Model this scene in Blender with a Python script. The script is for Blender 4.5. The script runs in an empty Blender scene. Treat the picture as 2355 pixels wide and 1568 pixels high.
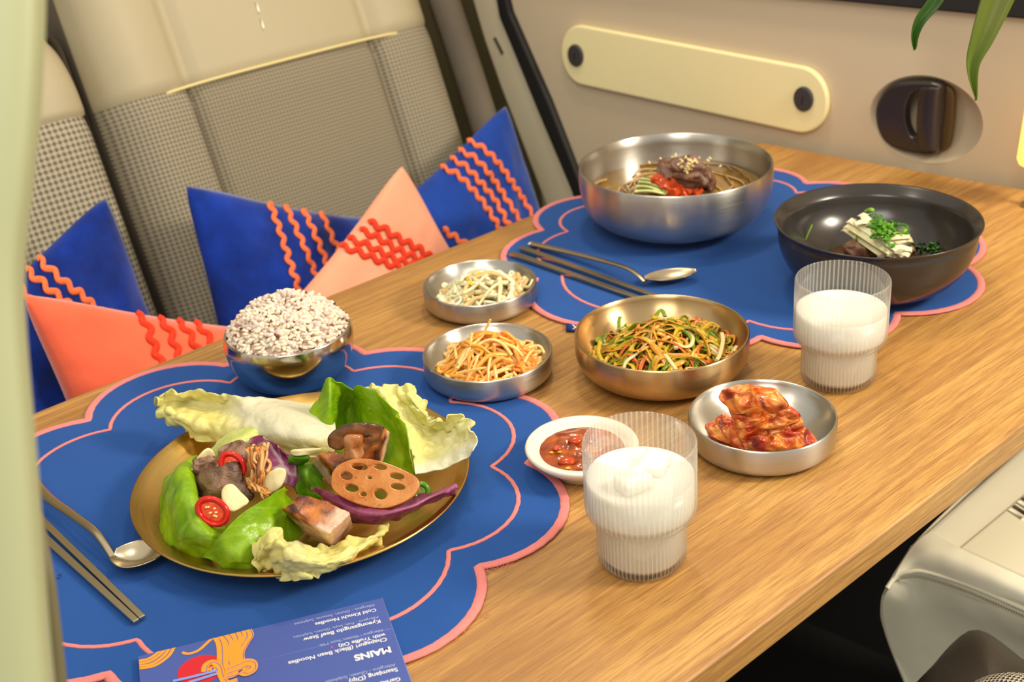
import bpy, bmesh, math, random
from mathutils import Vector, Matrix, noise, Euler
from mathutils.bvhtree import BVHTree
random.seed(7)
PI = math.pi
SC = bpy.context.scene
COL = SC.collection
TZ = 0.72                       # height of the table top above the floor
def V(*a): return Vector(a)
def S(r, g, b):                 # sRGB 0-255 -> linear
    f = lambda c: (c/255/12.92) if c/255 <= .04045 else ((c/255+.055)/1.055)**2.4
    return (f(r), f(g), f(b), 1.0)

# ------------------------------------------------------------------ camera
FPX, PITCH, ROLL = 2948.55, math.radians(26.636), math.radians(-4.156)
_F = V(0, math.cos(PITCH), -math.sin(PITCH)); _R0 = V(1, 0, 0); _U0 = V(0, math.sin(PITCH), math.cos(PITCH))
_R = math.cos(ROLL)*_R0 + math.sin(ROLL)*_U0; _U = -math.sin(ROLL)*_R0 + math.cos(ROLL)*_U0
CAMP = V(0, 0, TZ + .51)
cam = bpy.data.cameras.new('camera'); camo = bpy.data.objects.new('camera', cam); COL.objects.link(camo)
cam.sensor_width = 36; cam.lens = FPX/2355*36; cam.clip_start = .02
camo.matrix_world = Matrix(((_R.x, _U.x, -_F.x, CAMP.x), (_R.y, _U.y, -_F.y, CAMP.y), (_R.z, _U.z, -_F.z, CAMP.z), (0, 0, 0, 1)))
cam.dof.use_dof = True; cam.dof.focus_distance = .90; cam.dof.aperture_fstop = 9.5
SC.camera = camo

# table axes on the ground plane: u runs along the table, v across it
TA = math.radians(40.6)
EU = V(math.cos(TA), math.sin(TA), 0); EV = V(-math.sin(TA), math.cos(TA), 0); EZ = V(0, 0, 1)
def W(u, v, z=0): return EU*u + EV*v + V(0, 0, TZ + z)

# ------------------------------------------------------------------ light
world = bpy.data.worlds.new('world'); SC.world = world; world.use_nodes = True
wn = world.node_tree.nodes; wn['Background'].inputs[0].default_value = S(238, 234, 222); wn['Background'].inputs[1].default_value = .74
def area(name, loc, target, size, power, color, size_y=None):
    l = bpy.data.lights.new(name, 'AREA'); l.energy = power; l.color = color[:3]; l.size = size
    if size_y: l.shape = 'RECTANGLE'; l.size_y = size_y
    o = bpy.data.objects.new(name, l); COL.objects.link(o); o.location = loc
    o.rotation_euler = (target - loc).to_track_quat('-Z', 'Y').to_euler(); return o
area('side_door_key', W(1.30, -.40, .95), W(.60, .60, 0), .30, 19, (1, .88, .70))
area('cabin_fill', W(-.20, .05, 1.25), W(.5, .75, 0), .60, 8.5, (1, .94, .84))
area('ceiling_lamp', W(.95, .95, 1.15), W(.7, .75, 0), .12, 3.6, (1, .84, .62))
area('highlight_spot', W(.40, .95, 1.30), W(.6, .75, 0), .08, 1.5, (1, .88, .70))  # added spot with no visible source, placed for highlights
SC.view_settings.view_transform = 'Standard'; SC.view_settings.look = 'None'
SC.view_settings.exposure = 0.24; SC.view_settings.gamma = 1; SC.view_settings.use_curve_mapping = False

# ------------------------------------------------------------------ placing helpers
def _dir(px, py):
    return _F + _R*((px-1177.5)/FPX) + _U*(-(py-784)/FPX)
def at(px, py, h=0):            # point of the photo at height h above the table top
    d = _dir(px, py); return CAMP + d*((TZ+h-CAMP.z)/d.z)
def at_plane(px, py, P0, n):
    d = _dir(px, py); return CAMP + d*((P0-CAMP).dot(n)/d.dot(n))

# ------------------------------------------------------------------ objects
def tag(o, label=None, cat=None, group=None, kind=None):
    if label: o['label'] = label
    if cat: o['category'] = cat
    if group: o['group'] = group
    if kind: o['kind'] = kind
    return o
def thing(name, label, cat, loc, group=None):
    o = bpy.data.objects.new(name, None); COL.objects.link(o); o.location = loc; o.empty_display_size = .02
    return tag(o, label, cat, group)
def _attach(o, parent):
    if parent is not None:
        o.parent = parent; p = parent; off = V(0, 0, 0)
        while p is not None: off += p.location; p = p.parent
        o.matrix_parent_inverse = Matrix.Identity(4); o.location = o.location - off
def mesh(name, verts, faces, mat=None, parent=None, smooth=True, cols=None, uvs=None, mats=None, fmat=None, mods=()):
    verts = [Vector(v) for v in verts]
    lo = Vector([min(v[i] for v in verts) for i in range(3)]); hi = Vector([max(v[i] for v in verts) for i in range(3)])
    c = V((lo.x+hi.x)/2, (lo.y+hi.y)/2, lo.z)
    me = bpy.data.meshes.new(name); me.from_pydata([v-c for v in verts], [], faces)
    if cols:
        a = me.color_attributes.new('Col', 'FLOAT_COLOR', 'POINT')
        for i, k in enumerate(cols): a.data[i].color = (k[0], k[1], k[2], 1)
    if uvs:
        ul = me.uv_layers.new(name='UVMap')
        for lp in me.loops: ul.data[lp.index].uv = uvs[lp.vertex_index]
    for m in (mats or ([mat] if mat else [])): me.materials.append(m)
    if fmat:
        for p, k in zip(me.polygons, fmat): p.material_index = k
    me.validate(); me.update()
    if smooth: me.shade_smooth()
    o = bpy.data.objects.new(name, me); COL.objects.link(o); o.location = c
    for k in mods:
        if k[0] == 'solid':
            m = o.modifiers.new('solid', 'SOLIDIFY'); m.thickness = k[1]; m.offset = k[2] if len(k) > 2 else 0
        elif k[0] == 'bevel':
            m = o.modifiers.new('bevel', 'BEVEL'); m.width = k[1]; m.segments = k[2]; m.limit_method = 'ANGLE'
        elif k[0] == 'sub':
            m = o.modifiers.new('sub', 'SUBSURF'); m.levels = k[1]; m.render_levels = k[1]
    _attach(o, parent)
    return o

def grid_faces(nu, nv, closed_u=False, closed_v=False, off=0):
    f = []
    for i in range(nu if closed_u else nu-1):
        for j in range(nv if closed_v else nv-1):
            a, b = i, (i+1) % nu; c, d = j, (j+1) % nv
            f.append((off+a*nv+c, off+b*nv+c, off+b*nv+d, off+a*nv+d))
    return f
def lathe_data(prof, seg, c, ang0=0, rib=None):
    vs, fs, ring = [], [], []
    for r, z in prof:
        if r < 1e-7: ring.append([len(vs)]); vs.append(V(c.x, c.y, c.z+z)); continue
        row = []
        for k in range(seg):
            t = ang0 + 2*PI*k/seg; rr = r + (rib(t, r, z) if rib else 0)
            row.append(len(vs)); vs.append(V(c.x+rr*math.cos(t), c.y+rr*math.sin(t), c.z+z))
        ring.append(row)
    for a, b in zip(ring[:-1], ring[1:]):
        for k in range(seg):
            k2 = (k+1) % seg
            if len(a) == 1 and len(b) == 1: break
            if len(a) == 1: fs.append((a[0], b[k2], b[k]))
            elif len(b) == 1: fs.append((a[k], a[k2], b[0]))
            else: fs.append((a[k], a[k2], b[k2], b[k]))
    return vs, fs
def lathe(name, prof, seg, c, mat, parent=None, rib=None, **kw):
    vs, fs = lathe_data(prof, seg, c, rib=rib)
    return mesh(name, vs, fs, mat, parent, **kw)
def cr(p0, p1, p2, p3, t):      # Catmull-Rom
    return .5*((2*p1) + (p2-p0)*t + (2*p0-5*p1+4*p2-p3)*t*t + (3*p1-p0-3*p2+p3)*t*t*t)
def spline(pts, n, closed=False):
    m = len(pts); out = []
    segs = m if closed else m-1
    for k in range(n if closed else n+1):
        x = k/n*segs; i = min(int(x), segs-1); t = x-i
        g = (lambda j: pts[j % m]) if closed else (lambda j: pts[max(0, min(m-1, j))])
        out.append(cr(g(i-1), g(i), g(i+1), g(i+2), t))
    return out
def resample(pts, n, closed=False):
    P = list(pts)+([pts[0]] if closed else [])
    d = [0]
    for a, b in zip(P[:-1], P[1:]): d.append(d[-1]+(b-a).length)
    out = []; j = 0
    for k in range(n if closed else n+1):
        s = d[-1]*k/n
        while j < len(d)-2 and d[j+1] < s: j += 1
        t = (s-d[j])/max(1e-9, d[j+1]-d[j]); out.append(P[j].lerp(P[j+1], min(1, t)))
    return out
def sweep_data(path, rx, rz=None, seg=8, closed=False, up=None, taper=None, twist=0, off=0):
    rz = rx if rz is None else rz; n = len(path); vs = []; fs = []
    pu = None
    for i, p in enumerate(path):
        a = path[(i-1) % n] if (closed or i > 0) else p; b = path[(i+1) % n] if (closed or i < n-1) else p
        t = (b-a).normalized() if (b-a).length > 1e-9 else V(1, 0, 0)
        if up is not None: u = up
        else:
            u = pu if pu is not None else (V(0, 0, 1) if abs(t.z) < .9 else V(1, 0, 0))
        s = t.cross(u)
        s = s.normalized() if s.length > 1e-6 else V(1, 0, 0).cross(t).normalized()
        u2 = s.cross(t).normalized(); pu = u2
        k = taper(i/(n-1)) if taper else 1
        tw = twist*i/(n-1) if n > 1 else 0
        s3 = s*math.cos(tw)+u2*math.sin(tw); u3 = -s*math.sin(tw)+u2*math.cos(tw)
        for j in range(seg):
            w = 2*PI*j/seg; vs.append(p + s3*(math.cos(w)*rx*k) + u3*(math.sin(w)*rz*k))
    fs = grid_faces(n, seg, closed, True, off)
    if not closed:
        fs.append(tuple(off+j for j in range(seg))[::-1]); fs.append(tuple(off+(n-1)*seg+j for j in range(seg)))
    return vs, fs
def sweep(name, path, rx, rz=None, mat=None, parent=None, **kw):
    mk = {k: kw.pop(k) for k in ('smooth', 'mods') if k in kw}
    vs, fs = sweep_data(path, rx, rz, **kw); return mesh(name, vs, fs, mat, parent, **mk)
def box_data(c, hx, hy, hz, ax=V(1, 0, 0), ay=V(0, 1, 0), az=V(0, 0, 1), off=0):
    vs = [c+ax*(hx*x)+ay*(hy*y)+az*(hz*z) for x in (-1, 1) for y in (-1, 1) for z in (-1, 1)]
    fs = [(0, 1, 3, 2), (4, 6, 7, 5), (0, 4, 5, 1), (2, 3, 7, 6), (0, 2, 6, 4), (1, 5, 7, 3)]
    return vs, [tuple(off+i for i in f) for f in fs]
def hexa(name, top, bot, mat, parent=None, bev=.002, seg=3, mats=None, fmat=None, **kw):
    n = len(top); vs = list(top)+list(bot)
    fs = [tuple(range(n)), tuple(range(2*n-1, n-1, -1))]+[(i, i+n, (i+1) % n+n, (i+1) % n) for i in range(n)]
    bm = bmesh.new(); bv = [bm.verts.new(v) for v in vs]
    for f in fs: bm.faces.new([bv[i] for i in f])
    bmesh.ops.recalc_face_normals(bm, faces=bm.faces)
    me = bpy.data.meshes.new('t'); bm.to_mesh(me); bm.free()
    o = mesh(name, [v.co.copy() for v in me.vertices], [tuple(p.vertices) for p in me.polygons], mat, parent, mats=mats, fmat=fmat, mods=(('bevel', bev, seg),) if bev else (), **kw)
    bpy.data.meshes.remove(me); return o
def flat2d(name, outline, holes, z0, z1, mat, parent=None, bevel=0, frame=None, res=2):
    """planar shape with holes, thickness z0..z1 along the frame's normal; frame=(origin, ex, ey, en)"""
    O, ex, ey, en = frame or (V(0, 0, 0), V(1, 0, 0), V(0, 1, 0), V(0, 0, 1))
    cu = bpy.data.curves.new(name, 'CURVE'); cu.dimensions = '2D'; cu.fill_mode = 'BOTH'
    for pl in [outline]+list(holes):
        sp = cu.splines.new('POLY'); sp.points.add(len(pl)-1); sp.use_cyclic_u = True
        for q, p in zip(sp.points, pl):
            d = Vector(p)-O if len(p) == 3 else None
            q.co = (d.dot(ex), d.dot(ey), 0, 1) if d is not None else (p[0], p[1], 0, 1)
    t = (z1-z0)/2; cu.extrude = max(1e-6, t-bevel); cu.bevel_depth = bevel; cu.bevel_resolution = res; cu.offset = -bevel
    tmp = bpy.data.objects.new('t', cu); me = bpy.data.meshes.new_from_object(tmp)
    vs = [O+ex*v.co.x+ey*v.co.y+en*(v.co.z+(z0+z1)/2) for v in me.vertices]; fs = [tuple(p.vertices) for p in me.polygons]
    bpy.data.objects.remove(tmp); bpy.data.curves.remove(cu); bpy.data.meshes.remove(me)
    bm = bmesh.new(); bv = [bm.verts.new(v) for v in vs]
    for f in fs:
        try: bm.faces.new([bv[i] for i in f])
        except ValueError: pass
    bmesh.ops.remove_doubles(bm, verts=bm.verts, dist=1e-6); bmesh.ops.recalc_face_normals(bm, faces=bm.faces)
    bm.verts.index_update()
    vs = [v.co.copy() for v in bm.verts]; fs = [tuple(v.index for v in f.verts) for f in bm.faces]; bm.free()
    return mesh(name, vs, fs, mat, parent, smooth=False)
def nz(p, s=1.0, seed=0): return noise.noise(Vector(p)*s + V(seed*7.3, seed*3.1, seed*5.7))

def patch(name, rows, mat, parent=None, nu=36, nv=36, ruffle=0, rfreq=120, edge=2.0, wrinkle=0, wfreq=60, seed=1, thick=.0008, colfn=None, fray=0, rmask=None, curl=0):
    """smooth sheet through a grid of (px, py, height) control points"""
    G = [[at(*p) if not isinstance(p, Vector) else p for p in r] for r in rows]
    A = [spline(r, nu) for r in G]
    Q = [spline([a[i] for a in A], nv) for i in range(nu+1)]
    P = [[Q[i][j] for i in range(nu+1)] for j in range(nv+1)]
    vs = []; cols = []
    n1, n2 = nu+1, nv+1
    for i in range(n1):
        for j in range(n2):
            p = P[j][i]
            a = P[min(j+1, nv)][i]-P[max(j-1, 0)][i]; b = P[j][min(i+1, nu)]-P[j][max(i-1, 0)]
            n = a.cross(b); n = n.normalized() if n.length > 1e-12 else V(0, 0, 1)
            if n.z < 0: n = -n
            u, v = i/nu, j/nv
            e = max(abs(2*u-1), abs(2*v-1))**edge
            m = rmask(u, v) if rmask else 1
            d = ruffle*e*m*nz(p, rfreq, seed) + wrinkle*m*(nz(p, wfreq, seed+3)+.5*nz(p, wfreq*2.3, seed+5))
            q = p + n*d
            if fray:
                ee = max(0, e-.45)*m
                q += V(nz(p, rfreq*1.3, seed+11), nz(p, rfreq*1.3, seed+12), nz(p, rfreq*1.3, seed+13))*(fray*ee)
            vs.append(q)
            if colfn: cols.append(colfn(u, v, p))
    o = mesh(name, vs, grid_faces(n1, n2), mat, parent, cols=cols or None, uvs=[(i/nu, j/nv) for i in range(n1) for j in range(n2)], mods=(('solid', thick, 0),))
    return o
def blob(name, outline, thick, mat, parent=None, bulge=0, namp=0, nfreq=200, seed=1, n=48, rings=9, colfn=None, sq=6, lumps=None, normal=None, ridge=None):
    """pebble-like slab whose rim follows the outline of (px, py, height) points"""
    P = [at(*p) if not isinstance(p, Vector) else p for p in outline]
    P = resample(spline(P, n*3, True), n, True)
    c = sum(P, V(0, 0, 0))/n
    nn = V(0, 0, 0)
    for i in range(n): nn += (P[i]-c).cross(P[(i+1) % n]-c)
    nn.normalize()
    if nn.z < 0: nn = -nn
    if normal is not None: nn = normal
    vs = []; cols = []; rows = []
    def add(p, r, k, side):
        q = p.copy()
        if namp: q += nn*(namp*side*nz(p, nfreq, seed)) + V(nz(p, nfreq, seed+1), nz(p, nfreq, seed+2), 0)*(namp*.6) + nn*(namp*.4*nz(p, nfreq*2.7, seed+4))
        if ridge and side > 0: q += nn*ridge(p, r)
        vs.append(q)
        if colfn: cols.append(colfn(p, r, k/n, side))
        return len(vs)-1
    for side in (1, -1):
        R = [[add(c+nn*(side*thick/2+(bulge if side > 0 else 0)), 0, 0, side)]]
        for j in range(1, rings+1):
            r = math.sin(j/rings*PI/2)**.9 if j < rings else 1
            prof = (1-r**sq)**(1/2.2) if r < 1 else 0
            row = []
            for k in range(n):
                p = c+(P[k]-c)*r + nn*(side*thick/2*prof + (bulge*(1-r*r)**1 if side > 0 else 0))
                if j == rings and side < 0: row.append(rows_top[-1][k]); continue
                row.append(add(p, r, k, side))
            R.append(row)
        if side > 0: rows_top = R
        rows.append(R)
    fs = []
    for side, R in zip((1, -1), rows):
        for a, b in zip(R[:-1], R[1:]):
            for k in range(n):
                k2 = (k+1) % n
                f = (a[0], b[k], b[k2]) if len(a) == 1 else (a[k], b[k], b[k2], a[k2])
                fs.append(f if side > 0 else f[::-1])
    return mesh(name, vs, fs, mat, parent, cols=cols or None)

# ------------------------------------------------------------------ materials
class N:
    def __init__(s, name):
        s.m = bpy.data.materials.new(name); s.m.use_nodes = True; s.t = s.m.node_tree; s.n = s.t.nodes; s.b = s.n['Principled BSDF']; s.out = s.n['Material Output']
    def new(s, ty, **kw):
        n = s.n.new(ty)
        for k, v in kw.items():
            if hasattr(n, k) and not k.startswith('i_'): setattr(n, k, v)
            elif k.startswith('i_'): n.inputs[k[2:].replace('_', ' ')].default_value = v
        return n
    def link(s, a, b): s.t.links.new(a, b)
    def coord(s, kind='Object', scale=(1, 1, 1), rot=(0, 0, 0)):
        tc = s.new('ShaderNodeTexCoord'); mp = s.new('ShaderNodeMapping'); s.link(tc.outputs[kind], mp.inputs[0])
        mp.inputs['Scale'].default_value = scale; mp.inputs['Rotation'].default_value = rot; return mp.outputs[0]
    def noise(s, vec, scale, detail=4, rough=.5, dist=0):
        n = s.new('ShaderNodeTexNoise'); s.link(vec, n.inputs['Vector']); n.inputs['Scale'].default_value = scale; n.inputs['Detail'].default_value = detail
        n.inputs['Roughness'].default_value = rough; n.inputs['Distortion'].default_value = dist; return n.outputs['Fac']
    def ramp(s, fac, stops, interp='LINEAR'):
        r = s.new('ShaderNodeValToRGB'); s.link(fac, r.inputs[0]); r.color_ramp.interpolation = interp
        while len(r.color_ramp.elements) < len(stops): r.color_ramp.elements.new(.5)
        for e, (p, c) in zip(r.color_ramp.elements, stops): e.position = p; e.color = c
        return r.outputs[0]
    def mix(s, fac, a, b, mode='MIX'):
        m = s.new('ShaderNodeMix', data_type='RGBA', blend_type=mode)
        for v, i in ((fac, 0), (a, 6), (b, 7)):
            if hasattr(v, 'is_linked') or hasattr(v, 'links'): s.link(v, m.inputs[i])
            else: m.inputs[i].default_value = v
        return m.outputs[2]
    def math(s, op, a, b=None, c=None):
        m = s.new('ShaderNodeMath', operation=op)
        for i, v in enumerate((a, b, c)):
            if v is None: continue
            if hasattr(v, 'links'): s.link(v, m.inputs[i])
            else: m.inputs[i].default_value = v
        return m.outputs[0]
    def bump(s, h, strength, dist=.001):
        b = s.new('ShaderNodeBump'); s.link(h, b.inputs['Height']); b.inputs['Strength'].default_value = strength; b.inputs['Distance'].default_value = dist
        s.link(b.outputs[0], s.b.inputs['Normal']); return b
    def set(s, **kw):
        for k, v in kw.items():
            i = s.b.inputs[k.replace('_', ' ')]
            if hasattr(v, 'links'): s.link(v, i)
            else: i.default_value = v
        return s
def simple(name, col, rough=.5, metal=0, bump=None, var=0, vscale=30, **kw):
    n = N(name); v = n.coord(); c = col
    if var:
        f = n.noise(v, vscale, 4)
        dk = tuple(x*(1-var) for x in col[:3])+(1,); lt = tuple(min(1, x*(1+var)) for x in col[:3])+(1,)
        c = n.ramp(f, [(.3, dk), (.7, lt)])
    n.set(Base_Color=c, Roughness=rough, Metallic=metal, **kw)
    if bump: n.bump(n.noise(v, bump[0], 3), bump[1], bump[2])
    return n.m
def vcol(name, rough=.45, bump=(300, .4, .0006), sss=0, trans=0, spec=.5, **kw):
    n = N(name); a = n.new('ShaderNodeAttribute', attribute_name='Col'); v = n.coord()
    n.set(Base_Color=a.outputs['Color'], Roughness=rough, **kw)
    n.b.inputs['Specular IOR Level'].default_value = spec
    if sss: n.b.inputs['Subsurface Weight'].default_value = sss; n.b.inputs['Subsurface Radius'].default_value = (.004, .003, .0015); n.b.inputs['Subsurface Scale'].default_value = 1
    if bump: n.bump(n.noise(v, bump[0], 4), bump[1], bump[2])
    if trans:
        t = n.new('ShaderNodeBsdfTranslucent'); n.link(a.outputs['Color'], t.inputs[0]); mx = n.new('ShaderNodeMixShader'); mx.inputs[0].default_value = trans
        n.link(n.b.outputs[0], mx.inputs[1]); n.link(t.outputs[0], mx.inputs[2]); n.link(mx.outputs[0], n.out.inputs[0])
    return n.m
ANR = .25
def brushed(name, col, rough, aniso=.75, radial=True, streak=.12):
    n = N(name); v = n.coord('Object', (40, 40, 900) if radial else (1, 1, 1))
    f = n.noise(v, 1 if radial else 200, 3)
    c = n.ramp(f, [(.25, tuple(x*(1-streak) for x in col[:3])+(1,)), (.75, col)])
    r = n.math('MULTIPLY_ADD', f, .12, rough-.06)
    n.set(Base_Color=c, Metallic=1.0, Roughness=r)
    n.b.inputs['Anisotropic'].default_value = aniso; n.b.inputs['Anisotropic Rotation'].default_value = ANR
    if radial:
        t = n.new('ShaderNodeTangent', direction_type='RADIAL', axis='Z'); n.link(t.outputs[0], n.b.inputs['Tangent'])
    n.bump(f, .015, .0002)
    return n.m
M = {}
M['steel'] = brushed('brushed_steel', S(196, 192, 184), .32, .85, True, .04)
M['steel_polish'] = brushed('polished_steel', S(205, 198, 186), .15, .3, True, .05)
M['champagne'] = brushed('champagne_steel', S(200, 170, 124), .30, .85, True, .05)
M['gold'] = brushed('gold_steel', S(214, 172, 96), .30, .6)
M['cutlery'] = simple('cutlery_steel', S(212, 196, 166), .24, 1.0, (400, .05, .0002))
M['cutlery_dark'] = simple('dark_cutlery_steel', S(186, 168, 138), .28, 1.0, (400, .05, .0002))
M['black_glaze'] = simple('black_glaze', S(48, 43, 40), .22, 0, (120, .04, .0005), .1, 40)
M['ceramic'] = simple('cream_ceramic', S(232, 222, 202), .22, 0, (60, .08, .0006), .04, 80)
M['leather'] = simple('cream_leather', S(236, 231, 206), .5, 0, (900, .25, .0004), .03, 10)
M['leather_head'] = simple('beige_leather', S(170, 158, 128), .55, 0, (700, .2, .0004), .03, 8)
M['plastic_panel'] = simple('cream_plastic', S(226, 219, 190), .45, 0, (1200, .1, .0003), .02, 10)
M['trim'] = simple('cream_trim', S(228, 215, 182), .45, 0, None, .03, 8)
M['door_card'] = simple('beige_door_card', S(208, 190, 160), .6, 0, (1500, .1, .0002), .03, 5)
M['yellow_pad'] = simple('pale_yellow_pad', S(246, 233, 178), .55, 0, (900, .1, .0003))
M['rubber'] = simple('black_rubber', S(28, 25, 24), .6)
M['button'] = simple('charcoal_button', S(58, 54, 56), .5, 0, (600, .2, .0003))
M['handle'] = simple('dark_handle', S(52, 44, 40), .2)
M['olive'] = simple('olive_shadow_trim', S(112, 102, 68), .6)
M['taupe'] = simple('taupe_cloth', S(104, 94, 80), .8, 0, (900, .3, .0004), .06, 20)
M['carpet'] = simple('black_carpet', S(24, 21, 19), .95, 0, (900, .8, .002), .3, 300)
M['pillar'] = simple('pale_green_pillar', S(160, 162, 122), .5, 0, None, .02, 6)
M['seam'] = simple('dark_seam', S(84, 74, 58), .8)
M['pipe'] = simple('yellow_piping', S(214, 198, 138), .5)
M['blackleather'] = simple('black_leather', S(58, 52, 44), .42, 0, (700, .5, .0005))
M['white'] = simple('white_thread', S(225, 225, 230), .7)
M['navy'] = simple('navy_label', S(22, 52, 120), .8)
M['lamp'] = N('amber_lamp').set(Base_Color=S(255, 200, 110), Emission_Color=S(255, 196, 96), Emission_Strength=1.3).m
def cloth_mat(name, col, fuzz=.5, wscale=1400, var=.12, sheen=.3):
    n = N(name); v = n.coord(); f = n.noise(v, 14, 5, .6); g = n.noise(v, wscale, 2)
    c = n.ramp(f, [(.3, tuple(x*(1-var) for x in col[:3])+(1,)), (.7, tuple(min(1, x*(1+var)) for x in col[:3])+(1,))])
    n.set(Base_Color=c, Roughness=.9, Sheen_Weight=sheen, Sheen_Roughness=.4); n.b.inputs['Specular IOR Level'].default_value = .2
    n.bump(g, fuzz, .0006); return n.m
M['mat_blue'] = cloth_mat('blue_felt', S(34, 78, 148), .4, 1500, .05, .08)
M['pink_thread'] = cloth_mat('pink_satin_stitch', S(222, 128, 124), .8, 1500, .1, .2)
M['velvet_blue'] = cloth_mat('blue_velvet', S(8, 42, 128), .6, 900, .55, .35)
M['velvet_blue_lit'] = cloth_mat('lit_blue_velvet', S(24, 60, 146), .6, 900, .3, .3)  # lit copy of the blue velvet, the light put into its colour
M['velvet_coral'] = cloth_mat('coral_velvet', S(246, 104, 72), .6, 900, .12, .9)
M['linen_pink'] = cloth_mat('pink_linen', S(240, 160, 128), .6, 1100, .06, .2)
M['ric_orange'] = cloth_mat('orange_rickrack', S(238, 118, 72), .6, 1500, .08, .1)
M['ric_red'] = cloth_mat('red_rickrack', S(226, 62, 34), .6, 1500, .08, .1)
# oak
n = N('oak_tabletop'); v = n.coord('Object', (1, 1, 1), (0, 0, 0))
vs_ = n.coord('Object', (5, 170, 170)); vf = n.coord('Object', (30, 1300, 1300)); vb = n.coord('Object', (1.2, 9, 9))
f1 = n.noise(vs_, 1, 5, .6, .6); f2 = n.noise(vf, 1, 4, .75, .2); f3 = n.noise(vb, 1, 4, .5, 1.2)
c1 = n.ramp(f3, [(.30, S(160, 114, 56)), (.5, S(190, 143, 76)), (.72, S(207, 163, 94))])
c2 = n.mix(n.math('MULTIPLY', n.ramp(f1, [(.40, (1, 1, 1, 1)), (.56, (0, 0, 0, 1))]), .62), c1, S(150, 103, 56))
c3 = n.mix(n.math('MULTIPLY', n.ramp(f2, [(.36, (1, 1, 1, 1)), (.54, (0, 0, 0, 1))]), .75), c2, S(128, 84, 42))
n.set(Base_Color=c3, Roughness=.45); n.bump(n.math('ADD', f2, f1), .2, .0004); M['oak'] = n.m
# checked seat fabric (UV in metres)
def check_mat(name, light, dark, per, contrast):
    n = N(name); v = n.coord('UV', (2*PI/per, 2*PI/per, 1)); sx = n.new('ShaderNodeSeparateXYZ'); n.link(v, sx.inputs[0])
    a = n.math('SINE', sx.outputs[0]); b = n.math('SINE', sx.outputs[1]); s_ = n.math('ADD', a, b)
    f = n.ramp(n.math('MULTIPLY_ADD', s_, .25, .5), [(.38, (0, 0, 0, 1)), (.72, (1, 1, 1, 1))])
    n.set(Base_Color=n.mix(n.math('MULTIPLY', f, contrast), light, dark), Roughness=.9); n.bump(f, .4, .0006); return n.m
M['check_big'] = check_mat('large_check_fabric', S(168, 158, 136), S(80, 73, 60), .0066, .85)
M['check_mid'] = check_mat('small_check_fabric', S(154, 144, 122), S(84, 77, 64), .0050, .75)
M['check_fine'] = check_mat('fine_check_fabric', S(144, 134, 112), S(90, 82, 67), .0046, .75)
# glass: thin clear ribbed wall
def glass_mat(name, FROST_GLINT):
    n = N(name); tr = n.new('ShaderNodeBsdfTransparent'); tr.inputs[0].default_value = (.985, .985, .975, 1)
    gl = n.new('ShaderNodeBsdfGlossy'); gl.inputs['Roughness'].default_value = .06
    lw = n.new('ShaderNodeLayerWeight'); lw.inputs[0].default_value = .35
    fac = n.math('MULTIPLY_ADD', n.math('POWER', lw.outputs['Facing'], 2.2), .38, .035)
    rf = n.new('ShaderNodeBsdfRefraction'); rf.inputs['IOR'].default_value = 1.30; rf.inputs['Roughness'].default_value = .0
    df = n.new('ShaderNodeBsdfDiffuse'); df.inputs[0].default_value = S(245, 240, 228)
    ma = n.new('ShaderNodeMixShader'); ma.inputs[0].default_value = .12; n.link(tr.outputs[0], ma.inputs[1]); n.link(rf.outputs[0], ma.inputs[2])
    mb = n.new('ShaderNodeMixShader'); 
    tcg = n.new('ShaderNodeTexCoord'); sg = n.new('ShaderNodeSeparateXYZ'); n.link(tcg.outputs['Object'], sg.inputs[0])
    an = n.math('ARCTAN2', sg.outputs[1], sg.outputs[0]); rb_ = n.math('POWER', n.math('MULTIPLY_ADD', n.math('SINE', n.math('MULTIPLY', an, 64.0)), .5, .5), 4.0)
    n.link(n.math('MULTIPLY_ADD', rb_, FROST_GLINT*2.2, FROST_GLINT*.55), mb.inputs[0]); n.link(ma.outputs[0], mb.inputs[1]); n.link(df.outputs[0], mb.inputs[2])  # white rib stripes paint the bright glints on top of the frost
    m2 = n.new('ShaderNodeMixShader'); n.link(fac, m2.inputs[0]); n.link(mb.outputs[0], m2.inputs[1]); n.link(gl.outputs[0], m2.inputs[2]); n.link(m2.outputs[0], n.out.inputs[0])
    return n.m
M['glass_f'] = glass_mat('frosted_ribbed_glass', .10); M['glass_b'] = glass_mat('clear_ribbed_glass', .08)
n = N('milky_drink'); n.set(Base_Color=S(234, 232, 222), Roughness=.25, Subsurface_Weight=.6, Subsurface_Scale=1.0); n.b.inputs['Subsurface Radius'].default_value = (.01, .008, .006); M['milk'] = n.m
M['ice'] = simple('ice', S(250, 248, 240), .08, 0, None, 0, 30, Transmission_Weight=.5, IOR=1.31)
M['leaf'] = vcol('leaf_tissue', .30, (170, .6, .0016), 0, .3)
M['leaf_pale'] = vcol('pale_leaf_tissue', .38, (240, .6, .0012), .1, .2)
M['meat'] = vcol('cooked_meat', .2, (700, .8, .0010), 0, 0, .6)
M['pork'] = vcol('seared_pork', .25, (500, .6, .0007), .15, 0, .6)
M['pale'] = vcol('pale_vegetable', .35, (300, .3, .0004), .25)
M['kimchi'] = vcol('kimchi_cabbage', .2, (350, .8, .0010), .15, 0, .7)
M['shiny'] = vcol('shiny_food', .2, (300, .4, .0005), .1, 0, .7)
# ================================================================== the van cabin (setting)
fl = mesh('floor', [W(-1.2, -.9, -TZ), W(2.2, -.9, -TZ), W(2.2, 2.3, -TZ), W(-1.2, 2.3, -TZ)], [(0, 1, 2, 3)], M['carpet'], smooth=False); tag(fl, 'black carpeted van floor under the table', kind='structure')
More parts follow.
